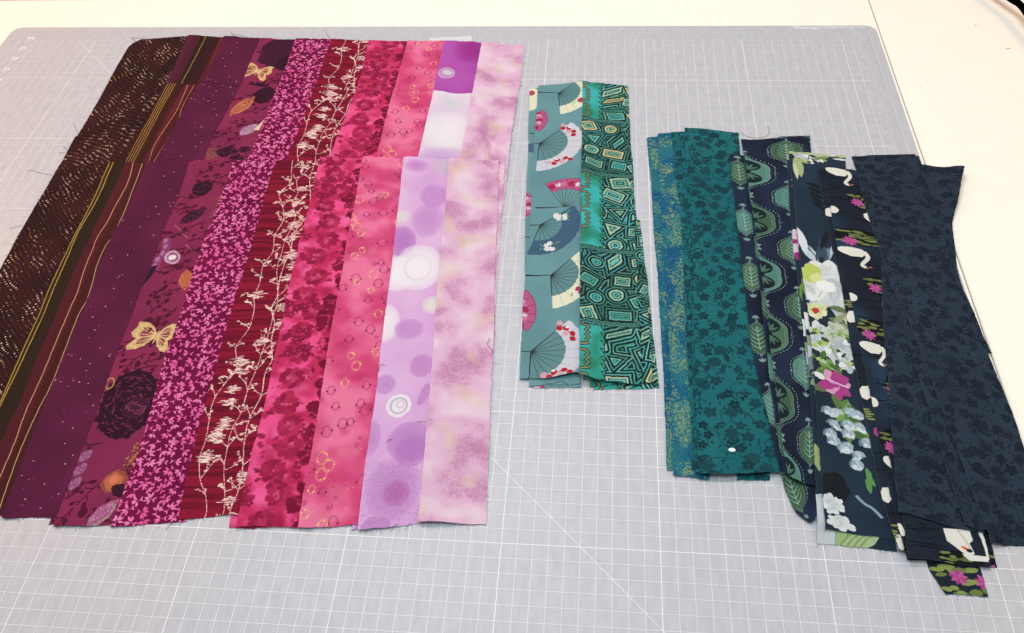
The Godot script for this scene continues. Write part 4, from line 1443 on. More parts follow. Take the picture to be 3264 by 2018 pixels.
const LOOKS := {       # print, offset of the print, lifts, frayed ends, label, group
	"white_slip": ["slip", Vector2(0, 0), [], [], "white fabric end sticking out above the bright violet strip", "strips of the plum to pink block"],
	"white_slip_b": ["slip", Vector2(0, 0.3), [], [], "small white fabric corner above the far pale pink strip", "strips of the plum to pink block"],
	"back_dotted": ["dotted", Vector2(0, 7.3), [], [0, 2], "dark maroon fabric strip with rows of tiny pale dots in the far row", "strips of the plum to pink block"],
	"back_wine": ["wine0", Vector2(0, 0), [], [0], "dark wine fabric strip with wavy gold stripes in the far row", "strips of the plum to pink block"],
	"back_purple": ["purple", Vector2(0, 7.3), [], [0], "plain plum purple fabric strip sprinkled with tiny dots in the far row", "strips of the plum to pink block"],
	"back_floral": ["floral0", Vector2(0, 0), [], [0], "mulberry fabric strip with a copper butterfly, in the far row", "strips of the plum to pink block"],
	"back_leaf": ["leaf", Vector2(0, 7.3), [], [0], "magenta fabric strip packed with small pink leaf sprigs in the far row", "strips of the plum to pink block"],
	"back_branch": ["branch", Vector2(0, 7.3), [], [0], "crimson fabric strip with metallic gold branches in the far row", "strips of the plum to pink block"],
	"back_rose": ["rose0", Vector2(0, 0), [], [0], "deep pink fabric strip with crimson blossoms in the far row", "strips of the plum to pink block"],
	"back_ring": ["ring", Vector2(0, 7.3), [], [0], "coral pink fabric strip with small dotted rings in the far row", "strips of the plum to pink block"],
	"back_lilac": ["lilac0", Vector2(0, 0), [], [0], "bright violet fabric strip with one pale blot, in the far row", "strips of the plum to pink block"],
	"back_cloud": ["cloud_b", Vector2(0, 0), [], [0, 3], "pale pink mottled fabric strip with cream clouds in the far row", "strips of the plum to pink block"],
	"mid_dotted": ["dotted", Vector2(0, 11.2), [], [0, 2], "dark maroon fabric strip with rows of tiny pale dots in the middle row", "strips of the plum to pink block"],
	"mid_wine": ["wine1", Vector2(0, 0), [], [0], "dark wine fabric strip with wavy gold stripes in the middle row", "strips of the plum to pink block"],
	"mid_purple": ["purple", Vector2(0, 11.2), [], [0], "plain plum purple fabric strip sprinkled with tiny dots in the middle row", "strips of the plum to pink block"],
	"mid_floral": ["floral1", Vector2(0, 0), [], [0], "mulberry floral fabric strip with an orange leaf, in the middle row", "strips of the plum to pink block"],
	"mid_leaf": ["leaf", Vector2(0, 11.2), [], [0], "magenta fabric strip packed with small pink leaf sprigs in the middle row", "strips of the plum to pink block"],
	"mid_branch": ["branch", Vector2(0, 11.2), [], [0], "crimson fabric strip with metallic gold branches in the middle row", "strips of the plum to pink block"],
	"mid_rose": ["rose", Vector2(0, 11.2), [], [0], "deep pink fabric strip with crimson blossoms in the middle row", "strips of the plum to pink block"],
	"mid_ring": ["ring", Vector2(0, 11.2), [], [0], "coral pink fabric strip with small dotted rings in the middle row", "strips of the plum to pink block"],
	"mid_lilac": ["lilac1", Vector2(0, 0), [], [0], "near white fabric strip fading to lilac, in the middle row", "strips of the plum to pink block"],
	"mid_cloud": ["cloud_b", Vector2(0, 5.0), [], [0, 3], "pale pink mottled fabric strip with cream clouds in the middle row", "strips of the plum to pink block"],
	"under_floral": ["floral2", Vector2(0, 13.2), [], [1], "hidden mulberry floral strip peeking out under the butterfly strip's near end", "strips of the plum to pink block"],
	"under_rose": ["rose", Vector2(0, 3), [], [1], "crimson blossom strip end peeking out left of the near pink blossom strip", "strips of the plum to pink block"],
	"under_ring": ["ring", Vector2(0, 4), [], [1], "coral ring strip end peeking out left of the near ring strip", "strips of the plum to pink block"],
	"under_lilac": ["lilac2", Vector2(0, 15.9), [], [1], "lilac strip corner peeking out left of the near lilac strip", "strips of the plum to pink block"],
	"under_cloud": ["cloud", Vector2(0, 3), [], [], "pale pink strip showing as a sliver along the block's right edge", "strips of the plum to pink block"],
	"front_dotted": ["dotted", Vector2(0, 0), [], [0, 2], "dark maroon fabric strip with rows of tiny pale dots in the near row", "strips of the plum to pink block"],
	"front_wine": ["wine2", Vector2(0, 0), [], [0, 1], "dark wine fabric strip with wavy gold stripes in the near row", "strips of the plum to pink block"],
	"front_purple": ["purple", Vector2(0, 0), [], [0, 1], "plain plum purple fabric strip sprinkled with tiny dots in the near row", "strips of the plum to pink block"],
	"front_floral": ["floral2", Vector2(0, 0), [], [0, 1], "mulberry floral fabric strip with gold butterfly and black peony, in the near row", "strips of the plum to pink block"],
	"front_leaf": ["leaf", Vector2(0, 0), [], [0, 1], "magenta fabric strip packed with small pink leaf sprigs in the near row", "strips of the plum to pink block"],
	"front_branch": ["branch", Vector2(0, 0), [], [0, 1], "crimson fabric strip with metallic gold branches in the near row", "strips of the plum to pink block"],
	"front_rose": ["rose", Vector2(0, 0), [[0, 1.0, 0.3, 0.02, 0.002]], [0, 1], "deep pink fabric strip with crimson blossoms in the near row", "strips of the plum to pink block"],
	"front_ring": ["ring", Vector2(0, 0), [], [0, 1], "coral pink fabric strip with small dotted rings in the near row", "strips of the plum to pink block"],
	"front_lilac": ["lilac2", Vector2(0, 0), [], [0, 1], "lilac fabric strip with white and mauve swirled circles, in the near row", "strips of the plum to pink block"],
	"front_cloud": ["cloud", Vector2(0, 0), [[0.3, 1.0, 0.35, 0.015, 0.004]], [0, 1, 3], "pale pink mottled fabric strip with cream clouds in the near row", "strips of the plum to pink block"],
	"fan4": ["fan_b", Vector2(0, 0), [], [1], "lowest dusty teal fan strip, its end showing at the pile's near end", "strips of the teal fan pile"],
	"fan3": ["fan_b", Vector2(0, 0.3), [], [1], "dusty teal fan strip with a cream patch at its near end, second lowest", "strips of the teal fan pile"],
	"fan2": ["fan_b", Vector2(0, 0), [], [0], "dusty teal fan strip peeking out along the pile's left edge", "strips of the teal fan pile"],
	"fan1": ["fan", Vector2(0, 0), [[0.9, 1.0, 0.5, 0.03, 0.004]], [0, 1], "dusty teal fabric strip printed with paper fans, topmost of its pile", "strips of the teal fan pile"],
	"tribal4": ["tribal_b", Vector2(0, 4), [], [1], "lowest green maze patterned strip, ending beyond the others at the near end", "strips of the green maze pile"],
	"tribal3": ["tribal_b", Vector2(0, 2), [], [1], "green maze patterned strip second lowest, fanned out to the right", "strips of the green maze pile"],
	"tribal2": ["tribal_b", Vector2(0, 0), [], [1], "green maze patterned strip just under the topmost, showing on the right", "strips of the green maze pile"],
	"tribal1": ["tribal", Vector2(0, 0), [[0.2, 1.0, 0.4, 0.03, 0.003]], [0, 1], "bright teal and black maze patterned strip topmost of its pile", "strips of the green maze pile"],
	"marble2": ["marble", Vector2(0, 0), [], [0, 1], "lower blue and gold marbled strip at the left of its pile", "strips of the blue and gold marbled pile"],
	"marble1": ["marble", Vector2(0, 4.1), [], [0, 1], "upper blue and gold marbled strip beside the teal floral strips", "strips of the blue and gold marbled pile"],
	"teal4": ["teal", Vector2(0, 2), [], [1], "lowest teal floral strip, a corner at the near right end", "strips of the teal floral pile"],
	"teal3": ["teal", Vector2(0, 5), [], [0, 1], "teal floral strip whose edge shows farthest left in its pile", "strips of the teal floral pile"],
	"teal2": ["teal", Vector2(0, 9), [], [0, 1], "teal floral strip with a narrow edge showing beside the topmost one", "strips of the teal floral pile"],
	"teal1": ["teal", Vector2(0, 0), [[0.5, 1.0, 0.6, 0.03, 0.003]], [0, 1], "dark teal fabric strip with shadowy roses, topmost of its pile", "strips of the teal floral pile"],
	"med4": ["med", Vector2(0, 1.5), [], [0], "navy medallion strip corner sticking out at the far right of its pile", "strips of the navy medallion pile"],
	"med3": ["med_b", Vector2(0, 0), [[0.5, 1.0, 0.8, 0.05, 0.002]], [0, 1], "navy strip with green leaf halves curling out past the near end", "strips of the navy medallion pile"],
	"med2": ["med_b", Vector2(0, 1.6), [], [1], "narrow navy medallion strip between the leaf halves and the topmost strip", "strips of the navy medallion pile"],
	"med1": ["med", Vector2(0, 0), [], [0, 1], "navy strip with teal medallions and green leaves, topmost of its pile", "strips of the navy medallion pile"],
	"flower3": ["flower_b", Vector2(0, 0), [], [1], "painted flower strip with a pale near corner, lowest of its pile", "strips of the painted flower pile"],
	"flower2": ["flower_b", Vector2(0, 0.2), [], [0], "painted flower strip whose pale leafy far end sticks out", "strips of the painted flower pile"],
	"flower1": ["flower", Vector2(0, 0), [], [0, 1], "slate fabric strip with a big white bloom and magenta flower", "strips of the painted flower pile"],
	"swan5": ["lily", Vector2(0, 0), [], [1], "green lily pad swan fabric end sticking out nearest of all", "strips of the swan pile"],
	"swan4": ["swan", Vector2(0, 9.5), [], [1], "dark swan fabric strip under the cut off swan, its right corner showing", "strips of the swan pile"],
	"swan3": ["swan_edge", Vector2(0, 0), [], [1], "narrow dark edge of a swan strip beside the painted flower strip", "strips of the swan pile"],
	"swan2": ["swan", Vector2(0, 0), [], [0, 1], "midnight blue strip printed with white swans and pink water lilies", "strips of the swan pile"],
	"swan1": ["swan_end", Vector2(0, 0), [], [1], "swan strip end with a cut off white swan below the navy strips", "strips of the swan pile"],
	"navy5": ["navy", Vector2(0, 5), [[1.0, 0.0, 0.5, 0.07, 0.006], [1.0, 0.13, 0.3, 0.14, 0.009]], [0, 3], "navy tonal floral strip curling up over the mat's right edge", "strips of the navy tonal floral pile"],
	"navy4": ["navy", Vector2(0, 2), [], [0], "navy tonal floral strip with its right far corner showing under the top ones", "strips of the navy tonal floral pile"],
	"navy3": ["navy", Vector2(0, 7), [], [1], "navy tonal floral strip lying straight beside the swans", "strips of the navy tonal floral pile"],
	"navy2": ["navy", Vector2(0, 1), [], [0, 1], "navy tonal floral strip reaching farthest back, between two others", "strips of the navy tonal floral pile"],
	"navy1": ["navy", Vector2(0, 0), [], [1], "navy tonal floral strip slanting off at the right, topmost", "strips of the navy tonal floral pile"],
}


func _ready() -> void:
	# ---- camera
	var cam := Camera3D.new()
	cam.name = "camera"
	cam.fov = 39.7841
	cam.near = 0.02
	cam.far = 20.0
	cam.transform = Transform3D(Basis(Vector3(0.99558525, -0.05068833, -0.07899807), Vector3(-0.02753467, 0.64689382, -0.76208282), Vector3(0.08973207, 0.7608936, 0.64264226)), Vector3(-0.314183, 0.65433, 0.948178))
	add_child(cam)
	cam.current = true
	# ---- light of the room
	var env := Environment.new()
	env.background_mode = Environment.BG_COLOR
	env.background_color = Color(BG[0], BG[1], BG[2])
	env.background_energy_multiplier = BG[3]
	env.tonemap_mode = Environment.TONE_MAPPER_LINEAR
	env.tonemap_exposure = EXPO
	env.sdfgi_enabled = true
	env.ssao_enabled = true
	env.ssil_enabled = true
	var we := WorldEnvironment.new()
	we.name = "room_light"
	we.environment = env
	add_child(we)
	for d in LAMPS:
		var a := AreaLight3D.new()
		a.name = d[0]
		a.area_size = d[3]
		a.light_color = d[4]
		a.light_energy = d[5]
		a.shadow_enabled = true
		add_child(a, true)
		a.look_at_from_position(d[1], d[2], Vector3(0, 0, 1) if absf((d[2] - d[1]).normalized().y) > 0.99 else Vector3.UP)
	wave.noise_type = FastNoiseLite.TYPE_SIMPLEX_SMOOTH
	wave.frequency = 0.05
	wave.fractal_octaves = 3
	wave.seed = 11
	fine.noise_type = FastNoiseLite.TYPE_VALUE
	fine.frequency = 0.02
	fine.fractal_octaves = 2
	fine.seed = 5
	rng.seed = 3
	build_table()
	build_mat()
	build_strips()
	build_threads()
	build_small()


func build_table() -> void:
	var white := mat(TABLE, 0.5)
	var nt := NoiseTexture2D.new()
	var fn := FastNoiseLite.new()
	fn.frequency = 0.02
	fn.fractal_octaves = 4
	nt.noise = fn
	nt.width = 512
	nt.height = 512
	nt.seamless = true
	var g := Gradient.new()
	g.set_color(0, Color(0.985, 0.985, 0.98))
	g.set_color(1, Color(1, 1, 1))
	nt.color_ramp = g
	white.albedo_texture = nt
	white.uv1_triplanar = true
	white.uv1_scale = Vector3.ONE * 2.0
	var t := put("table_top", slab(Vector3(-2.0, -0.032, -8.0 * IN), Vector3(2.1 * IN - 0.0006, -0.0022, 1.15), 0.0008), white)
	tag(t, "cream white laminate table top under the grey cutting mat", "table", "", "structure")
	var t2 := put("table_leaf", slab(Vector3(2.1 * IN + 0.0008, -0.032, -8.0 * IN), Vector3(1.3, -0.0022, 1.15), 0.0008), white)
	tag(t2, "cream white table leaf across a thin seam from the main top", "table", "", "structure")
	for m in [[7.0, -5.05, 0.2, 0.05, 0.0], [8.0, -2.9, 0.34, 0.06, 0.15], [6.3, 3.9, 0.04, 0.03, 0.0], [3.13, 0.3, 0.06, 0.05, 0.6], [4.7, 10.9, 0.05, 0.02, 1.2], [7.4, -1.2, 0.06, 0.04, 0.0], [4.25, 16.0, 0.22, 0.03, 0.2], [5.6, 2.2, 0.05, 0.04, 0.4], [4.0, -4.4, 0.07, 0.05, 0.2]]:
		var s := SphereMesh.new()
		s.radius = 0.5 * IN
		s.height = IN
		s.radial_segments = 12
		s.rings = 4
		var o := put("scuff_mark", s, mat(Color(0.56, 0.54, 0.52) if m[2] > 0.1 else Color(0.36, 0.33, 0.32), 0.9), t2)
		o.transform = Transform3D(Basis(Vector3.UP, m[4]).scaled_local(Vector3(m[2], 0.006, m[3])), Vector3(m[0] * IN, -0.0022, m[1] * IN))
	var fl := put("floor", slab(Vector3(-3, -0.85, -2.5), Vector3(3, -0.75, 2.5), 0.001), mat(c8(96, 78, 62), 0.6))
	fl.set_meta("kind", "structure")
	tag(fl, "brown floor far below the table", "floor", "", "structure")
	for s in [[-1.9, -0.1], [-1.9, 1.05], [1.2, -0.1], [1.2, 1.05]]:
		put("leg", slab(Vector3(s[0] - 0.03, -0.749, s[1] - 0.03), Vector3(s[0] + 0.03, -0.033, s[1] + 0.03), 0.001), white, t if s[0] < 0 else t2)
	top_at.resize(FNX * FNZ)
	top_at.fill(-0.0022)
	for z in FNZ:
		for x in FNX:
			var q := Vector2(FX0 + x * CELL, FZ0 + z * CELL) / IN
			if q.x > -45.4 and q.x < 1.95 and q.y > -4.9:
				top_at[z * FNX + x] = 0.0


func build_mat() -> void:
	var root := Node3D.new()
	root.name = "cutting_mat"
	add_child(root)
	tag(root, "large translucent grey cutting mat with a white half inch grid", "cutting mat")
	var gm := mat(MATC, 0.42)
	gm.metallic_specular = 0.4
	var nt := NoiseTexture2D.new()
	var fn := FastNoiseLite.new()
	fn.frequency = 0.03
	fn.fractal_octaves = 5
	nt.noise = fn
	nt.width = 512
	nt.height = 512
	nt.seamless = true
	var g := Gradient.new()
	g.set_color(0, Color(0.93, 0.93, 0.94))
	g.set_color(1, Color(1, 1, 1))
	nt.color_ramp = g
	gm.albedo_texture = nt
	gm.uv1_triplanar = true
	gm.uv1_scale = Vector3(9.0, 3.0, 2.5)
	put("mat_sheet", sheet(rounded(Vector2(-45.42, -4.92) * IN, Vector2(1.92, 31.0) * IN, 0.55 * IN), -0.0021, 0.0), gm, root)
	var H := IN * 0.5
	var st := SurfaceTool.new()
	st.begin(Mesh.PRIMITIVE_TRIANGLES)
	var gr := MATC.srgb_to_linear()
	var ln := LINEC.srgb_to_linear()
	for i in range(-89, 2):
		var bold := posmod(i, 10) == 0
		ribbon(st, Vector2(i, -7.25) * H, Vector2(i, 60) * H, (0.024 if bold else 0.0145) * IN, 0.00008, ln if bold else ln.lerp(gr, 0.12), gr)
	for j in range(-7, 61):
		var bold := posmod(j, 10) == 0
		ribbon(st, Vector2(-88.6, j) * H, Vector2(1.55, j) * H, (0.024 if bold else 0.0145) * IN, 0.00013, ln if bold else ln.lerp(gr, 0.12), gr)
	var lm := StandardMaterial3D.new()
	lm.vertex_color_use_as_albedo = true
	lm.roughness = 0.5
	put("printed_grid", st.commit(), lm, root).set_meta("kind", "stuff")
	st = SurfaceTool.new()
	st.begin(Mesh.PRIMITIVE_TRIANGLES)
	ribbon(st, Vector2(-82, -7) * H, Vector2(-15, 60) * H, 0.017 * IN, 0.00018, ln, gr)
	ribbon(st, Vector2(-17, -7) * H, Vector2(-84, 60) * H, 0.017 * IN, 0.00023, ln, gr)
	put("diagonal_guides", st.commit(), lm, root).set_meta("kind", "stuff")
	st = SurfaceTool.new()
	st.begin(Mesh.PRIMITIVE_TRIANGLES)
	var dim := ln.lerp(gr, 0.45)
	ribbon(st, Vector2(-90, -9) * H, Vector2(3, -9) * H, 0.02 * IN, 0.00018, dim, gr)
	ribbon(st, Vector2(-89, -8) * H, Vector2(2.2, -8) * H, 0.012 * IN, 0.00018, dim, gr)
	ribbon(st, Vector2(3, -9) * H, Vector2(3, 60) * H, 0.02 * IN, 0.00018, dim, gr)
	ribbon(st, Vector2(2, -9) * H, Vector2(2, 60) * H, 0.012 * IN, 0.00018, dim, gr)
	ribbon(st, Vector2(-90, -9) * H, Vector2(-90, 60) * H, 0.02 * IN, 0.00018, dim, gr)
	for i in range(-360, 12):
		var l := 0.75 if posmod(i, 40) == 0 else (0.5 if posmod(i, 4) == 0 else (0.3 if posmod(i, 2) == 0 else 0.18))
		ribbon(st, Vector2(i * 0.25, -9) * H, Vector2(i * 0.25, -9 + l) * H, 0.012 * IN, 0.00023, dim, gr)
	for i in range(-36, 240):
		var l := 1.0 if posmod(i, 4) == 0 else (0.6 if posmod(i, 2) == 0 else 0.35)
		ribbon(st, Vector2(3, i * 0.25) * H, Vector2(3 - l, i * 0.25) * H, 0.012 * IN, 0.00023, dim, gr)
	put("ruler_marks", st.commit(), lm, root).set_meta("kind", "stuff")
	var tm := mat(LINEC.lerp(MATC, 0.1), 0.5)
	var faint := mat(LINEC.lerp(MATC, 0.5), 0.5)
	st = SurfaceTool.new()
	st.begin(Mesh.PRIMITIVE_TRIANGLES)
	for n in range(20, 35):
		lettering(st, str(n), Vector2(-43.95, -(n - 30) + 0.2), 0.28, 0.0, true)
	put("printed_numbers", st.commit(), tm, root).set_meta("kind", "stuff")
	st = SurfaceTool.new()
	st.begin(Mesh.PRIMITIVE_TRIANGLES)
	for n in range(0, 35):
		lettering(st, str(n), Vector2(0.78, 30.0 - n), 0.2, -PI / 2)
	for n in range(1, 116):
		lettering(st, str(n), Vector2(-45.0 + n / 2.54, -3.84), 0.12, 0.0)
	put("printed_numbers", st.commit(), faint, root).set_meta("kind", "stuff")
	st = SurfaceTool.new()
	st.begin(Mesh.PRIMITIVE_TRIANGLES)
	lettering(st, "antage", Vector2(-1.42, -4.68), 0.22, 0.0, true)
	lettering(st, "CUTTING MAT  48\" X 36\"", Vector2(0.28, -4.7), 0.15, 0.0, true)
	put("printed_lettering", st.commit(), tm, root).set_meta("kind", "stuff")
	st = SurfaceTool.new()
	st.begin(Mesh.PRIMITIVE_TRIANGLES)
	var o := Vector2(-2.08, -4.7)
	for t in [[[-0.2, -0.12], [0.2, -0.12], [0.11, -0.05]], [[-0.2, -0.12], [0.11, -0.05], [-0.11, -0.05]], [[-0.2, -0.12], [-0.11, -0.05], [0.0, 0.15]], [[-0.11, -0.05], [0.0, 0.05], [0.0, 0.15]], [[0.2, -0.12], [0.0, 0.15], [0.11, -0.05]], [[0.11, -0.05], [0.0, 0.15], [0.0, 0.05]]]:
		var flip: bool = (t[1][0] - t[0][0]) * (t[2][1] - t[0][1]) - (t[1][1] - t[0][1]) * (t[2][0] - t[0][0]) < 0.0
		for v in ([t[0], t[2], t[1]] if flip else t):
			st.set_normal(Vector3.UP)
			st.add_vertex(Vector3(o.x + v[0], 0, o.y + v[1]) * IN + Vector3(0, 0.0002, 0))
	put("printed_emblem", st.commit(), tm, root)


func pr(w: float, l: float, s: int) -> Print:
	return Print.new(w, l, s)


func build_strips() -> void:
	var tex := {}
	var p: Print
	p = pr(4.4, 18.4, 100)
	print_dotted(p)
	tex["dotted"] = [p.finish(), 4.4, 18.4, c8(70, 40, 38)]
	p = pr(2.45, 7, 101)
	print_wine(p, 0)
	tex["wine0"] = [p.finish(), 2.45, 7, c8(96, 40, 56)]
	p = pr(2.45, 8, 102)
	print_wine(p, 1)
	tex["wine1"] = [p.finish(), 2.45, 8, c8(110, 50, 64)]
	p = pr(2.45, 18.4, 103)
	print_wine(p, 2)
	tex["wine2"] = [p.finish(), 2.45, 18.4, c8(110, 50, 64)]
	p = pr(2.9, 18.6, 104)
	print_purple(p, 90)
	tex["purple"] = [p.finish(), 2.9, 18.6, c8(120, 64, 96)]
	p = pr(2.5, 7, 105)
	print_floral(p, 0)
	tex["floral0"] = [p.finish(), 2.5, 7, c8(130, 60, 90)]
	p = pr(2.5, 8, 106)
	print_floral(p, 1)
	tex["floral1"] = [p.finish(), 2.5, 8, c8(150, 80, 110)]
	p = pr(2.45, 18.6, 107)
	print_floral(p, 2)
	tex["floral2"] = [p.finish(), 2.45, 18.6, c8(130, 60, 90)]
	p = pr(2.45, 18.6, 108)
	print_leaf(p)
	tex["leaf"] = [p.finish(), 2.45, 18.6, c8(150, 60, 110)]
	p = pr(2.7, 18.6, 109)
	print_branch(p)
	tex["branch"] = [p.finish(), 2.7, 18.6, c8(120, 30, 50)]
	p = pr(2.4, 7, 110)
	print_rose(p, 0.9)
	tex["rose0"] = [p.finish(), 2.4, 7, c8(200, 80, 120)]
	p = pr(2.7, 18.7, 111)
	print_rose(p, 0.1)
	tex["rose"] = [p.finish(), 2.7, 18.7, c8(210, 90, 130)]
	p = pr(2.5, 18.6, 112)
	print_ring(p)
	tex["ring"] = [p.finish(), 2.5, 18.6, c8(236, 150, 180)]
	p = pr(2.45, 7, 113)
	print_lilac(p, 0)
	tex["lilac0"] = [p.finish(), 2.45, 7, c8(206, 140, 200)]
	p = pr(2.45, 8, 114)
	print_lilac(p, 1)
	tex["lilac1"] = [p.finish(), 2.45, 8, c8(236, 220, 236)]
	p = pr(2.45, 18.4, 115)
	print_lilac(p, 2)
	tex["lilac2"] = [p.finish(), 2.45, 18.4, c8(220, 190, 226)]
	p = pr(2.8, 18.6, 116)
	print_cloud(p, 44.0)
	tex["cloud"] = [p.finish(), 2.8, 18.6, c8(226, 190, 212)]
	p = pr(2.4, 11, 117)
	print_cloud(p, 30.0)
	tex["cloud_b"] = [p.finish(), 2.4, 11, c8(226, 190, 212)]
	p = pr(2.5, 1.6, 118)
	print_plain(p, c8(240, 238, 246), c8(230, 228, 238))
	tex["slip"] = [p.finish(), 2.5, 1.6, c8(236, 236, 240)]
	p = pr(2.3, 18.4, 119)
	print_fan(p, true)
	tex["fan"] = [p.finish(), 2.3, 18.4, c8(140, 180, 184)]
	p = pr(2.3, 19, 120)
	print_fan(p, false)
	tex["fan_b"] = [p.finish(), 2.3, 19, c8(140, 180, 184)]
	p = pr(2.45, 18.6, 121)
	print_tribal(p, 0.0)
	tex["tribal"] = [p.finish(), 2.45, 18.6, c8(70, 150, 140)]
	p = pr(2.5, 19, 122)
	print_tribal(p, 1.6)
	tex["tribal_b"] = [p.finish(), 2.5, 19, c8(70, 150, 140)]
	p = pr(1.75, 18.5, 123)
	print_marble(p)
	tex["marble"] = [p.finish(), 1.75, 18.5, c8(70, 130, 140)]
	p = pr(2.5, 18.5, 124)
	print_calico(p, c8(22, 100, 110), c8(28, 110, 116), c8(16, 52, 62), c8(22, 78, 88))
	tex["teal"] = [p.finish(), 2.5, 18.5, c8(60, 130, 130)]
	p = pr(2.0, 18.3, 125)
	print_medallion(p, 0.0, 2.44, 1.36, 0.95)
	tex["med"] = [p.finish(), 2.0, 18.3, c8(70, 100, 100)]
	p = pr(1.5, 18.6, 126)
	print_medallion(p, -4.0, 2.44, 0.3, 1.17)
	tex["med_b"] = [p.finish(), 1.5, 18.6, c8(70, 100, 100)]
	p = pr(2.0, 18.8, 127)
	print_flower(p, true)
	tex["flower"] = [p.finish(), 2.0, 18.8, c8(110, 130, 140)]
	p = pr(2.2, 19.2, 128)
	print_flower(p, false)
	tex["flower_b"] = [p.finish(), 2.2, 19.2, c8(110, 130, 140)]
	p = pr(1.55, 18.6, 129)
	print_swan(p, 0.02)
	tex["swan"] = [p.finish(), 1.55, 18.6, c8(70, 84, 98)]
	p = pr(1.2, 18.3, 130)
	print_swan_edge(p)
	tex["swan_edge"] = [p.finish(), 1.2, 18.3, c8(120, 130, 140)]
	p = pr(2.5, 3.9, 131)
	print_swan_end(p)
	tex["swan_end"] = [p.finish(), 2.5, 3.9, c8(90, 100, 110)]
	p = pr(1.7, 1.7, 132)
	print_lily(p)
	tex["lily"] = [p.finish(), 1.7, 1.7, c8(90, 110, 80)]
	p = pr(2.5, 18.6, 133)
	print_calico(p, c8(43, 58, 75), c8(37, 51, 68), c8(21, 29, 42), c8(30, 42, 57))
	tex["navy"] = [p.finish(), 2.5, 18.6, c8(90, 104, 120)]
	var at := {}
	for d in plans():
		at[d[0]] = d
	var order := at.keys()
	for key in order:
		var d: Array = at[key]
		var look: Array = LOOKS[key]
		var t: Array = tex[look[0]]
		var o := strip(key, d[1], d[2], d[3] / 1000.0, t[0], t[1], t[2], t[3], look[1], look[2], look[3])
		tag(o, look[4], "fabric strip", look[5])


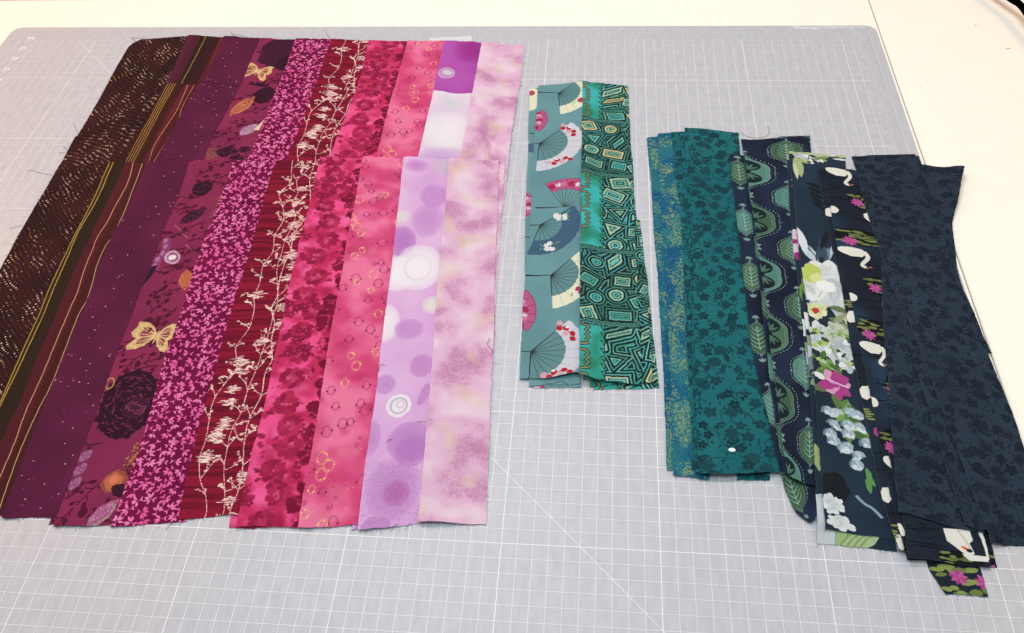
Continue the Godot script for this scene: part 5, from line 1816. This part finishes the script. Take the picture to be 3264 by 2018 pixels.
func build_threads() -> void:
	thread("dark hair-like thread curling off the far end of the wine strip", [-32.55, -4.39, -32.33, -4.08, -32.03, -3.83], c8(70, 50, 60))
	thread("dark thread tangle off the far end of the plum strip", [-32.37, -3.95, -32.01, -4.07, -31.39, -3.76], c8(80, 60, 70))
	thread("short dark thread standing off the far end of the magenta leaf strip", [-27.23, -4.40, -26.95, -3.94, -26.65, -3.51], c8(70, 60, 66))
	thread("dark thread at the far left corner of the maroon dotted strip", [-38.11, -3.81, -37.56, -3.75, -37.09, -3.68], c8(60, 40, 42))
	thread("dark thread bent off the maroon strip beside its far corner", [-38.05, -3.75, -37.73, -3.47, -37.53, -3.22], c8(60, 40, 42))
	thread("dark fuzzy thread off the left edge of the maroon strip, uppermost on that edge", [-38.17, 3.87, -37.89, 4.27, -37.57, 4.71], c8(60, 44, 44))
	thread("dark forked thread off the left edge of the maroon strip", [-37.99, 5.60, -37.64, 5.91, -37.38, 6.23, -38.03, 6.10], c8(60, 44, 44))
	thread("long grey thread lying on the mat left of the maroon strip", [-39.00, 7.45, -38.69, 7.44, -38.23, 7.59, -37.62, 7.71], c8(90, 80, 78))
	thread("short grey thread nearest the frame left of the maroon strip", [-38.02, 11.32, -37.79, 11.19, -37.44, 11.13], c8(100, 86, 82))
	thread("pale thread along the middle row edge of the plum strip", [-32.61, 0.74, -32.27, 0.50, -31.86, 0.47, -31.12, 0.71, -30.50, 0.84], c8(176, 130, 140))
	thread("pale curled thread on the middle wine strip", [-33.23, 6.87, -33.29, 6.56, -33.14, 6.37, -32.82, 6.39, -32.56, 6.47], c8(220, 160, 150))
	thread("pale thread lying across the near deep pink blossom strip", [-24.58, 9.89, -24.13, 9.88, -23.61, 9.82], c8(240, 160, 180))
	thread("dark curled thread on the right edge of the near pale pink strip", [-16.21, 16.75, -16.13, 16.85, -16.22, 17.03, -16.09, 17.24, -15.94, 17.44], c8(70, 60, 70))
	thread("dark bent thread between the near ring and lilac strips", [-20.13, 18.53, -20.11, 18.31, -20.09, 18.17, -19.93, 18.21], c8(60, 50, 60))
	thread("small dark thread on the near lilac strip below the swirl", [-19.30, 21.50, -19.22, 21.40, -19.12, 21.38], c8(80, 50, 80))
	thread("thin dark thread across the lilac and pale pink seam", [-18.38, 20.62, -18.24, 20.60, -18.03, 20.62], c8(110, 80, 110))
	thread("dark thread at the far corner between fan and maze strips", [-13.24, 0.09, -13.13, 0.25, -13.05, 0.38], c8(50, 50, 60))
	thread("pale thread along the edge of the dark teal floral strip", [-8.59, 14.00, -8.68, 14.41, -8.65, 14.81, -8.56, 15.13, -8.54, 15.44], c8(150, 190, 190))
	thread("fine dark thread looping over the grid behind the medallion strips", [-5.78, 4.10, -5.41, 4.42, -4.93, 4.50, -4.54, 4.31, -4.42, 3.92, -4.47, 3.62], c8(110, 100, 110))
	thread("long white thread across the navy floral strips", [-1.32, 21.37, -1.07, 21.60, -0.84, 21.87, -0.69, 22.14], c8(170, 180, 190))
	thread("short white thread on the swan strip beside the second swan", [-1.22, 12.46, -1.09, 12.47, -0.99, 12.45], c8(190, 196, 200))
	thread("white forked thread on the swan strip above the red stroke", [-1.36, 13.20, -1.30, 13.42, -1.32, 13.82, -1.39, 14.39], c8(180, 186, 190))
	thread("pale thread crossing the swan strip edge near the second lotus", [-1.32, 14.08, -1.11, 14.08, -0.94, 14.09], c8(190, 196, 200))
	thread("pink red thread lying over swan and navy strips", [-1.76, 14.94, -1.43, 15.11, -0.96, 15.19], c8(190, 70, 100))
	thread("white thread looping below the near ends of the navy strips", [-1.93, 23.72, -1.83, 23.85, -1.73, 23.89, -1.55, 23.84, -1.41, 23.82], c8(150, 160, 170))
	thread("short pale thread on the swan strip end, left one", [-2.04, 23.95, -2.13, 24.10, -2.21, 24.25], c8(130, 140, 150))
	thread("pale bent thread on the swan strip end beside the cut off swan", [-1.99, 24.21, -1.82, 24.22, -1.66, 24.14, -1.48, 24.03], c8(140, 150, 160))
	thread("pale thread by the orange beak at the navy strips' near end", [-0.45, 24.03, -0.35, 24.10, -0.25, 24.17], c8(170, 176, 180))
	thread("pale thread trailing from the near lilac strip onto the mat", [-18.40, 24.56, -18.51, 24.65, -18.59, 24.79], c8(210, 190, 214))
	thread("pale thread trailing from the seam of lilac and pale pink strips", [-17.98, 24.49, -18.07, 24.58, -18.13, 24.71], c8(216, 200, 220))
	thread("grey thread trailing from the near magenta leaf strip onto the mat", [-25.79, 24.86, -25.92, 24.95, -26.03, 25.16], c8(120, 110, 120))
	thread("pale threads tangled at the near end of the fan strips", [-13.98, 18.72, -13.69, 18.76, -13.36, 18.63, -13.10, 18.82], c8(190, 210, 212))


func build_small() -> void:
	# lint on the teal strip
	var s := SphereMesh.new()
	s.radius = 0.5
	s.height = 1.0
	s.radial_segments = 14
	s.rings = 8
	var q := Vector2(LINT[0], LINT[1]) * IN
	var o := put("lint_fleck", s, mat(c8(206, 228, 224), 0.9))
	o.transform = Transform3D(Basis.from_scale(Vector3(0.0062, 0.0018, 0.0042)), Vector3(q.x, height_at(q.x, q.y) + 0.0006, q.y))
	tag(o, "small white oval fleck of lint on the dark teal floral strip", "lint")
	# dark cable in the far corner
	var c := Curve3D.new()
	for v in CABLE:
		c.add_point(Vector3(v[0] * IN, v[1], v[2] * IN), Vector3(v[3], v[4], v[5]) * IN * -1.0, Vector3(v[3], v[4], v[5]) * IN)
	c.bake_interval = 0.006
	var st := SurfaceTool.new()
	st.begin(Mesh.PRIMITIVE_TRIANGLES)
	tube(st, c.get_baked_points(), 0.0042, 12)
	var co := put("power_cable", st.commit(), mat(c8(44, 36, 30), 0.45))
	tag(co, "dark brown power cable curving over the far corner of the table leaf", "cable")


func plans() -> Array:       # inches on the mat: left edge, right edge (far to near), thickness in millimetres
	return [
		["white_slip", [-21.32, -3.70, -21.17, -2.32], [-19.12, -3.91, -18.90, -2.32], 0.55],
		["white_slip_b", [-18.09, -3.16, -17.97, -1.75], [-17.33, -3.28, -17.20, -1.75], 0.55],
		["back_dotted", [-37.42, -3.59, -37.76, -3.25, -37.88, -2.91, -37.79, -0.42, -37.62, 2.67, -37.57, 4.73, -37.45, 9.77], [-34.34, -3.98, -34.22, -1.84, -34.11, 0.59, -33.83, 6.47], 0.55],
		["back_wine", [-34.80, -3.97, -34.67, -1.83, -34.54, 0.60, -34.23, 6.48], [-32.30, -3.87, -32.22, -1.54, -32.21, 0.59, -32.18, 6.40], 0.55],
		["back_purple", [-32.77, -3.87, -32.67, -1.54, -32.64, 0.59, -32.58, 6.40], [-30.18, -3.65, -30.17, -1.55, -30.07, 0.68, -29.81, 6.67], 0.55],
		["back_floral", [-30.63, -3.66, -30.61, -1.55, -30.50, 0.69, -30.20, 6.68], [-28.23, -3.62, -28.16, -1.70, -28.10, 0.78, -27.95, 6.76], 0.55],
		["back_leaf", [-28.68, -3.62, -28.60, -1.70, -28.52, 0.78, -28.34, 6.77], [-26.23, -3.59, -26.21, -1.42, -26.18, 0.87, -26.12, 6.85], 0.55],
		["back_branch", [-26.68, -3.59, -26.64, -1.41, -26.60, 0.88, -26.51, 6.86], [-24.16, -3.49, -24.07, -1.42, -23.99, 0.99, -23.80, 7.05], 0.55],
		["back_rose", [-24.61, -3.49, -24.50, -1.42, -24.41, 0.99, -24.18, 7.06], [-22.05, -3.43, -22.06, -1.28, -22.09, 1.03, -22.19, 7.02], 0.55],
		["back_ring", [-22.50, -3.43, -22.49, -1.28, -22.51, 1.03, -22.57, 7.03], [-20.07, -3.37, -20.09, -1.29, -20.08, 1.12, -20.06, 7.17], 0.55],
		["back_lilac", [-20.51, -3.37, -20.51, -1.29, -20.49, 1.12, -20.43, 7.18], [-18.06, -3.25, -18.09, -1.16, -18.11, 1.29, -18.17, 7.31], 0.55],
		["back_cloud", [-18.50, -3.25, -18.51, -1.16, -18.52, 1.29, -18.54, 7.32], [-16.24, -3.04, -16.20, -0.18, -16.26, 1.55, -16.46, 7.52], 0.55],
		["mid_dotted", [-37.59, 5.02, -37.45, 7.13, -37.11, 12.27], [-34.08, 0.64, -34.06, 2.48, -33.93, 6.79, -33.78, 12.00], 0.55],
		["mid_wine", [-34.52, 0.64, -34.49, 2.48, -34.33, 6.80, -34.14, 12.01], [-32.31, 0.66, -32.41, 3.60, -32.49, 6.79, -32.61, 11.90], 0.55],
		["mid_purple", [-32.75, 0.66, -32.83, 3.61, -32.89, 6.80, -32.98, 11.91], [-30.03, 0.72, -30.22, 5.46, -30.13, 6.75, -29.75, 12.17], 0.55],
		["mid_floral", [-30.46, 0.73, -30.62, 5.47, -30.52, 6.75, -30.11, 12.18], [-28.10, 0.82, -28.04, 3.92, -28.06, 6.62, -28.11, 11.93], 0.55],
		["mid_leaf", [-28.52, 0.82, -28.44, 3.92, -28.45, 6.63, -28.47, 11.94], [-26.18, 0.86, -26.15, 2.30, -26.17, 4.86, -26.24, 6.47, -26.45, 11.79], 0.55],
		["mid_branch", [-26.60, 0.86, -26.56, 2.30, -26.57, 4.86, -26.63, 6.48, -26.81, 11.80], [-23.98, 1.03, -24.11, 3.75, -24.26, 6.39, -24.56, 11.73], 0.55],
		["mid_rose", [-24.40, 1.03, -24.51, 3.75, -24.64, 6.40, -24.92, 11.74], [-22.08, 1.07, -22.07, 3.35, -22.04, 6.31, -21.99, 11.85], 0.55],
		["mid_ring", [-22.50, 1.07, -22.47, 3.36, -22.42, 6.32, -22.34, 11.86], [-20.04, 1.16, -20.07, 3.57, -20.09, 6.32, -20.12, 11.86], 0.55],
		["mid_lilac", [-20.45, 1.16, -20.47, 3.58, -20.47, 6.33, -20.47, 11.87], [-18.12, 1.35, -18.11, 3.79, -18.16, 6.31, -18.27, 11.86], 0.55],
		["mid_cloud", [-18.53, 1.35, -18.50, 3.80, -18.53, 6.31, -18.61, 11.87], [-16.26, 1.54, -16.32, 4.78, -16.30, 6.25, -16.26, 9.42, -16.35, 10.90], 0.55],
		["under_floral", [-30.20, 22.89, -30.05, 25.18], [-28.98, 23.08, -28.91, 25.11], 0.55],
		["under_rose", [-24.00, 22.08, -24.01, 24.60, -23.94, 24.98], [-22.89, 22.03, -22.69, 24.89], 0.55],
		["under_ring", [-21.95, 22.73, -21.87, 24.83], [-20.97, 22.68, -20.84, 24.75], 0.55],
		["under_lilac", [-19.72, 22.38, -19.89, 24.81], [-18.86, 22.33, -18.78, 24.66], 0.55],
		["under_cloud", [-17.68, 4.21, -16.56, 12.07, -15.93, 19.87, -15.79, 22.41], [-16.45, 6.03, -16.31, 9.99, -16.16, 13.82, -15.99, 16.41], 0.55],
		["front_dotted", [-37.43, 7.13, -37.37, 8.92, -37.41, 10.36, -37.39, 11.76, -37.28, 13.68, -37.16, 15.88, -37.04, 18.19, -36.90, 20.72, -36.71, 23.12, -36.55, 25.18], [-34.74, 6.93, -34.58, 9.11, -34.50, 10.68, -34.49, 11.29, -34.43, 12.43, -34.39, 13.54, -34.31, 14.84, -34.13, 16.19, -33.97, 18.25, -33.78, 20.27, -33.61, 22.59, -33.36, 25.01], 0.55],
		["front_wine", [-35.14, 6.93, -34.97, 9.12, -34.87, 10.69, -34.86, 11.30, -34.79, 12.44, -34.75, 13.55, -34.66, 14.85, -34.47, 16.20, -34.30, 18.26, -34.09, 20.29, -33.91, 22.60, -33.73, 25.03], [-32.84, 6.89, -32.61, 9.98, -32.67, 11.48, -32.68, 12.75, -32.54, 13.97, -32.31, 16.06, -32.19, 18.24, -31.93, 20.97, -31.71, 23.00, -31.51, 24.92], 0.55],
		["front_purple", [-33.23, 6.90, -32.99, 9.99, -33.03, 11.49, -33.04, 12.76, -32.89, 13.98, -32.65, 16.07, -32.52, 18.25, -32.24, 20.98, -32.01, 23.02, -31.77, 25.05], [-30.79, 6.85, -30.53, 9.60, -30.51, 11.19, -30.39, 12.87, -30.35, 14.53, -30.22, 16.01, -30.14, 17.53, -29.82, 21.13, -29.72, 22.72, -29.57, 24.88], 0.55],
		["front_floral", [-31.18, 6.86, -30.91, 9.61, -30.88, 11.20, -30.75, 12.88, -30.69, 14.54, -30.55, 16.03, -30.47, 17.54, -30.13, 21.14, -30.01, 22.73, -29.83, 25.26], [-28.74, 6.75, -28.63, 7.74, -28.55, 9.35, -28.54, 10.62, -28.50, 12.15, -28.50, 13.43, -28.26, 15.94, -28.17, 18.16, -27.75, 21.71, -27.70, 23.33, -27.64, 25.02], 0.55],
		["front_leaf", [-29.13, 6.76, -29.01, 7.75, -28.93, 9.36, -28.91, 10.63, -28.85, 12.16, -28.85, 13.44, -28.59, 15.96, -28.49, 18.17, -28.05, 21.72, -27.98, 23.35, -27.91, 25.16], [-26.63, 6.71, -26.66, 8.05, -26.48, 10.25, -26.36, 12.38, -26.34, 13.61, -26.30, 14.84, -26.22, 16.05, -26.17, 17.22, -25.97, 19.55, -25.82, 21.79, -25.50, 24.53, -25.48, 24.69, -25.46, 24.84], 0.55],
		["front_branch", [-27.02, 6.72, -27.04, 8.06, -26.85, 10.26, -26.71, 12.39, -26.68, 13.62, -26.63, 14.85, -26.55, 16.06, -26.49, 17.23, -26.27, 19.57, -26.11, 21.80, -25.77, 24.55, -25.75, 24.73], [-24.64, 6.45, -24.49, 8.85, -24.40, 10.60, -24.32, 12.56, -24.27, 14.11, -24.01, 16.76, -23.73, 20.00, -23.63, 22.49, -23.54, 24.50], 0.55],
		["front_rose", [-25.02, 6.46, -24.86, 8.85, -24.76, 10.61, -24.67, 12.57, -24.61, 14.12, -24.33, 16.78, -24.04, 20.01, -23.91, 22.51, -23.72, 24.52, -23.67, 25.00], [-22.64, 6.37, -22.47, 9.21, -22.36, 11.47, -22.14, 14.38, -22.02, 16.74, -21.80, 19.18, -21.61, 21.45, -21.41, 24.37, -21.39, 24.80], 0.55],
		["front_ring", [-23.02, 6.38, -22.83, 9.22, -22.71, 11.48, -22.48, 14.39, -22.34, 16.75, -22.10, 19.19, -21.90, 21.46, -21.69, 24.39, -21.65, 24.86], [-20.73, 6.36, -20.43, 10.18, -20.25, 12.57, -20.11, 14.65, -19.98, 16.66, -19.75, 19.40, -19.60, 22.30, -19.48, 24.64], 0.55],
		["front_lilac", [-21.11, 6.37, -20.79, 10.19, -20.59, 12.58, -20.44, 14.66, -20.30, 16.67, -20.05, 19.41, -19.88, 22.31, -19.67, 24.70, -19.66, 24.83], [-18.62, 6.41, -18.40, 9.92, -18.29, 12.51, -18.14, 14.90, -18.00, 16.58, -17.77, 19.63, -17.60, 22.47, -17.48, 24.43], 0.55],
		["front_cloud", [-18.99, 6.42, -18.76, 9.92, -18.63, 12.52, -18.46, 14.91, -18.31, 16.60, -18.07, 19.64, -17.88, 22.48, -17.75, 24.46], [-16.74, 6.45, -16.46, 10.24, -16.30, 13.16, -16.02, 16.51, -15.85, 19.65, -15.67, 22.37, -15.53, 24.42], 0.55],
		["fan4", [-14.99, 10.15, -14.58, 15.41, -14.35, 18.95], [-13.06, 10.10, -12.80, 15.35, -12.65, 18.89], 0.55],
		["fan3", [-15.18, 6.03, -14.91, 12.04, -14.73, 15.43, -14.52, 18.85], [-13.33, 6.00, -12.90, 11.98, -12.77, 15.36, -12.68, 18.75], 0.55],
		["fan2", [-15.69, 0.79, -15.56, 3.88, -15.44, 5.64, -15.37, 7.93, -15.21, 10.96, -15.15, 12.07, -14.91, 15.14], [-13.36, 0.48, -13.18, 3.85, -13.13, 7.89, -13.06, 10.90, -12.93, 15.07], 0.55],
		["fan1", [-15.29, 0.59, -15.26, 2.16, -15.21, 4.74, -15.15, 7.16, -15.10, 8.60, -15.01, 11.29, -15.03, 12.99, -15.02, 14.85, -14.96, 16.80, -14.89, 18.62], [-13.10, 0.21, -13.04, 2.39, -13.00, 5.63, -12.94, 9.92, -12.93, 10.93, -12.84, 13.78, -12.72, 18.36], 0.55],
		["tribal4", [-12.32, 13.69, -12.24, 16.87, -12.19, 18.95], [-10.22, 13.62, -9.99, 16.79, -9.87, 18.73], 0.55],
		["tribal3", [-12.79, 10.11, -12.63, 15.36, -12.34, 18.78], [-10.42, 10.05, -10.12, 14.63, -10.00, 16.80, -9.91, 18.55], 0.55],
		["tribal2", [-12.87, 6.01, -12.72, 11.99, -12.51, 18.61], [-10.69, 5.97, -10.64, 8.50, -10.49, 11.13, -10.38, 12.28, -10.17, 13.28, -10.19, 15.52, -10.15, 16.97, -10.10, 18.55], 0.55],
		["tribal1", [-13.10, 0.23, -13.02, 3.76, -12.90, 10.17, -12.82, 13.77, -12.72, 18.60], [-10.86, 0.51, -10.80, 3.21, -10.72, 7.07, -10.66, 9.53, -10.66, 10.87, -10.57, 14.46, -10.51, 17.13, -10.49, 18.68], 0.55],
		["marble2", [-10.02, 4.59, -9.99, 5.90, -9.89, 7.75, -9.86, 10.72, -9.75, 13.54, -9.75, 14.84, -9.70, 17.60, -9.70, 20.27, -9.71, 22.12], [-8.02, 4.17, -8.09, 8.00, -8.20, 13.56, -8.35, 18.17, -8.53, 22.02], 0.55],
		["marble1", [-9.52, 4.32, -9.55, 7.23, -9.51, 11.16, -9.47, 14.61, -9.46, 18.23, -9.52, 22.34], [-7.59, 4.01, -7.75, 9.02, -7.95, 14.40, -8.07, 18.17, -8.33, 22.37], 0.55],
		["teal4", [-7.39, 5.44, -7.53, 13.54, -7.35, 18.82, -7.43, 22.39], [-6.13, 5.42, -6.34, 13.50, -6.31, 18.78, -6.37, 22.35], 0.55],
		["teal3", [-8.88, 4.23, -8.83, 7.23, -8.72, 9.22, -8.73, 12.18, -8.78, 14.76, -8.81, 17.22, -8.82, 19.62, -8.91, 22.10], [-6.74, 4.07, -6.90, 9.99, -6.94, 15.18, -6.76, 19.49, -6.89, 22.00], 0.55],
		["teal2", [-8.50, 4.39, -8.49, 7.25, -8.48, 9.86, -8.47, 12.25, -8.52, 14.77, -8.63, 17.22, -8.71, 19.63, -8.80, 22.23], [-6.17, 4.13, -6.39, 10.00, -6.59, 15.18, -6.44, 19.49, -6.51, 22.13], 0.55],
		["teal1", [-8.28, 4.01, -8.41, 7.66, -8.34, 10.40, -8.33, 12.22, -8.45, 14.79, -8.54, 17.24, -8.65, 19.65, -8.70, 22.33], [-5.82, 4.11, -6.01, 8.06, -6.11, 11.85, -6.25, 15.19, -6.24, 18.21, -6.07, 20.17, -6.04, 22.12], 0.55],
		["med4", [-4.08, 4.42, -4.67, 11.74, -4.97, 18.04], [-2.64, 4.33, -2.74, 5.36, -3.43, 11.71, -3.87, 18.00], 0.55],
		["med3", [-6.40, 5.83, -6.43, 9.21, -6.43, 11.45, -6.47, 14.72, -6.49, 16.82, -6.36, 18.62, -6.20, 20.17, -6.07, 21.96, -5.94, 22.64, -5.67, 23.61, -5.30, 23.82], [-4.82, 5.99, -4.96, 9.18, -5.01, 11.41, -5.14, 14.67, -5.10, 16.77, -4.99, 18.56, -4.88, 20.11, -4.89, 21.90, -4.93, 22.59, -4.97, 23.30, -5.11, 23.61], 0.55],
		["med2", [-5.79, 5.97, -5.78, 7.61, -5.77, 9.22, -5.83, 11.86, -5.85, 13.57, -5.90, 15.19, -5.95, 16.81, -6.01, 18.88, -5.98, 20.77, -5.96, 22.22], [-4.27, 5.94, -4.69, 11.82, -4.92, 16.67, -5.02, 20.73, -5.04, 22.41], 0.55],
		["med1", [-5.77, 4.66, -5.75, 6.42, -5.75, 8.88, -5.73, 11.34, -5.73, 13.25, -5.70, 15.03, -5.82, 16.82, -5.84, 18.89, -5.87, 21.38, -5.83, 22.32], [-3.02, 4.53, -3.43, 8.04, -3.81, 11.82, -4.04, 15.14, -4.29, 18.09, -4.56, 20.72, -4.84, 22.50], 0.55],
		["flower3", [-3.86, 5.74, -4.14, 8.89, -4.34, 12.30, -4.36, 13.94, -4.53, 16.29, -4.61, 18.34, -4.73, 19.92, -4.89, 21.76, -5.07, 23.47, -5.18, 24.50], [-1.81, 5.88, -2.30, 9.92, -2.63, 14.27, -2.80, 18.00, -2.86, 21.82, -2.80, 24.65], 0.55],
		["flower2", [-3.79, 5.57, -3.89, 8.03, -4.13, 11.81, -4.36, 15.14, -4.56, 18.09], [-1.30, 5.72, -1.61, 7.98, -2.17, 11.75, -2.54, 15.07, -2.70, 18.01], 0.55],
		["flower1", [-3.72, 5.81, -3.81, 7.62, -4.04, 10.34, -4.16, 12.82, -4.21, 15.09, -4.35, 17.10, -4.50, 19.16, -4.70, 21.42, -4.83, 23.09, -4.89, 24.04], [-2.10, 5.93, -2.28, 8.01, -2.49, 11.07, -2.58, 13.16, -2.58, 14.78, -2.65, 16.75, -2.70, 18.70, -2.74, 21.13, -2.77, 23.09, -2.80, 24.28], 0.55],
		["swan5", [-2.00, 24.39, -2.00, 25.08, -1.82, 25.56, -1.67, 25.91], [-0.49, 24.30, -0.45, 24.97, -0.45, 25.41, -0.47, 25.89], 0.55],
		["swan4", [-2.57, 17.96, -2.54, 21.78, -2.58, 24.89], [0.25, 17.84, 0.25, 21.65, 0.04, 24.98], 0.55],
		["swan3", [-2.73, 6.90, -2.76, 8.98, -2.82, 11.56, -2.76, 12.77, -2.78, 14.29, -2.91, 16.76, -2.91, 18.29, -2.93, 20.23, -2.96, 22.38, -2.91, 23.65, -2.78, 24.69], [-1.42, 6.77, -1.69, 9.94, -1.65, 12.62, -1.62, 15.06, -1.84, 17.99, -1.93, 20.60, -2.11, 22.95, -2.29, 24.72], 0.55],
		["swan2", [-2.37, 6.68, -2.42, 7.83, -2.58, 10.32, -2.64, 12.31, -2.54, 13.78, -2.53, 15.04, -2.60, 16.97, -2.60, 19.08, -2.65, 21.34, -2.69, 23.37, -2.65, 24.61], [-0.87, 6.80, -0.88, 10.31, -0.92, 12.61, -1.17, 15.05, -1.41, 17.98, -1.58, 20.59, -1.73, 22.94, -1.79, 24.75], 0.55],
		["swan1", [-2.45, 21.22, -2.46, 23.39, -2.59, 24.91], [-0.13, 21.11, -0.08, 23.27, -0.16, 24.97], 0.55],
		["navy5", [1.37, 6.15, 1.01, 9.77, 0.61, 13.29, 0.37, 16.40], [3.48, 6.64, 3.04, 7.78, 2.71, 8.87, 2.33, 9.73, 2.18, 10.47, 2.05, 11.41, 1.80, 12.77, 1.81, 13.76, 1.91, 14.62, 1.94, 15.75, 2.04, 16.77], 0.55],
		["navy4", [-0.06, 5.88, -0.29, 9.89, -0.49, 13.41, -0.45, 16.50, -0.41, 19.25], [1.86, 5.63, 1.81, 6.31, 1.78, 7.91, 1.88, 9.08, 1.89, 10.57, 1.86, 11.81, 1.73, 14.30, 1.76, 16.42, 1.57, 19.16], 0.55],
		["navy3", [-0.89, 11.77, -1.19, 13.47, -1.44, 15.01, -1.64, 16.44, -1.89, 18.27, -2.21, 20.59, -2.43, 22.19, -2.60, 23.48], [0.91, 11.71, 0.53, 15.01, 0.19, 17.93, -0.01, 20.53, -0.09, 22.86, -0.07, 23.90], 0.55],
		["navy2", [-1.03, 5.78, -1.00, 7.23, -1.02, 9.09, -0.97, 10.64, -0.91, 11.96, -0.83, 13.31, -0.73, 14.44, -0.79, 15.95, -0.78, 18.08, -0.69, 20.24, -0.70, 21.60, -0.65, 22.79, -0.59, 23.70], [1.69, 5.56, 1.62, 7.99, 1.61, 9.91, 1.63, 11.71, 1.58, 13.40, 1.50, 15.14, 1.32, 16.77, 1.02, 19.23, 0.64, 21.11, 0.37, 22.51, 0.11, 23.87], 0.55],
		["navy1", [-0.66, 7.25, -0.69, 8.85, -0.70, 10.73, -0.71, 12.63, -0.66, 13.90, -0.59, 15.02, -0.50, 16.43, -0.41, 17.70, -0.31, 19.33, -0.19, 21.11, -0.12, 22.55, -0.00, 24.24], [1.71, 8.01, 1.75, 9.56, 1.72, 11.02, 1.60, 12.59, 1.57, 13.90, 1.69, 15.00, 1.77, 16.05, 1.89, 17.05, 1.95, 18.02, 2.06, 19.33, 2.02, 21.06, 1.93, 24.21], 0.55],
	]
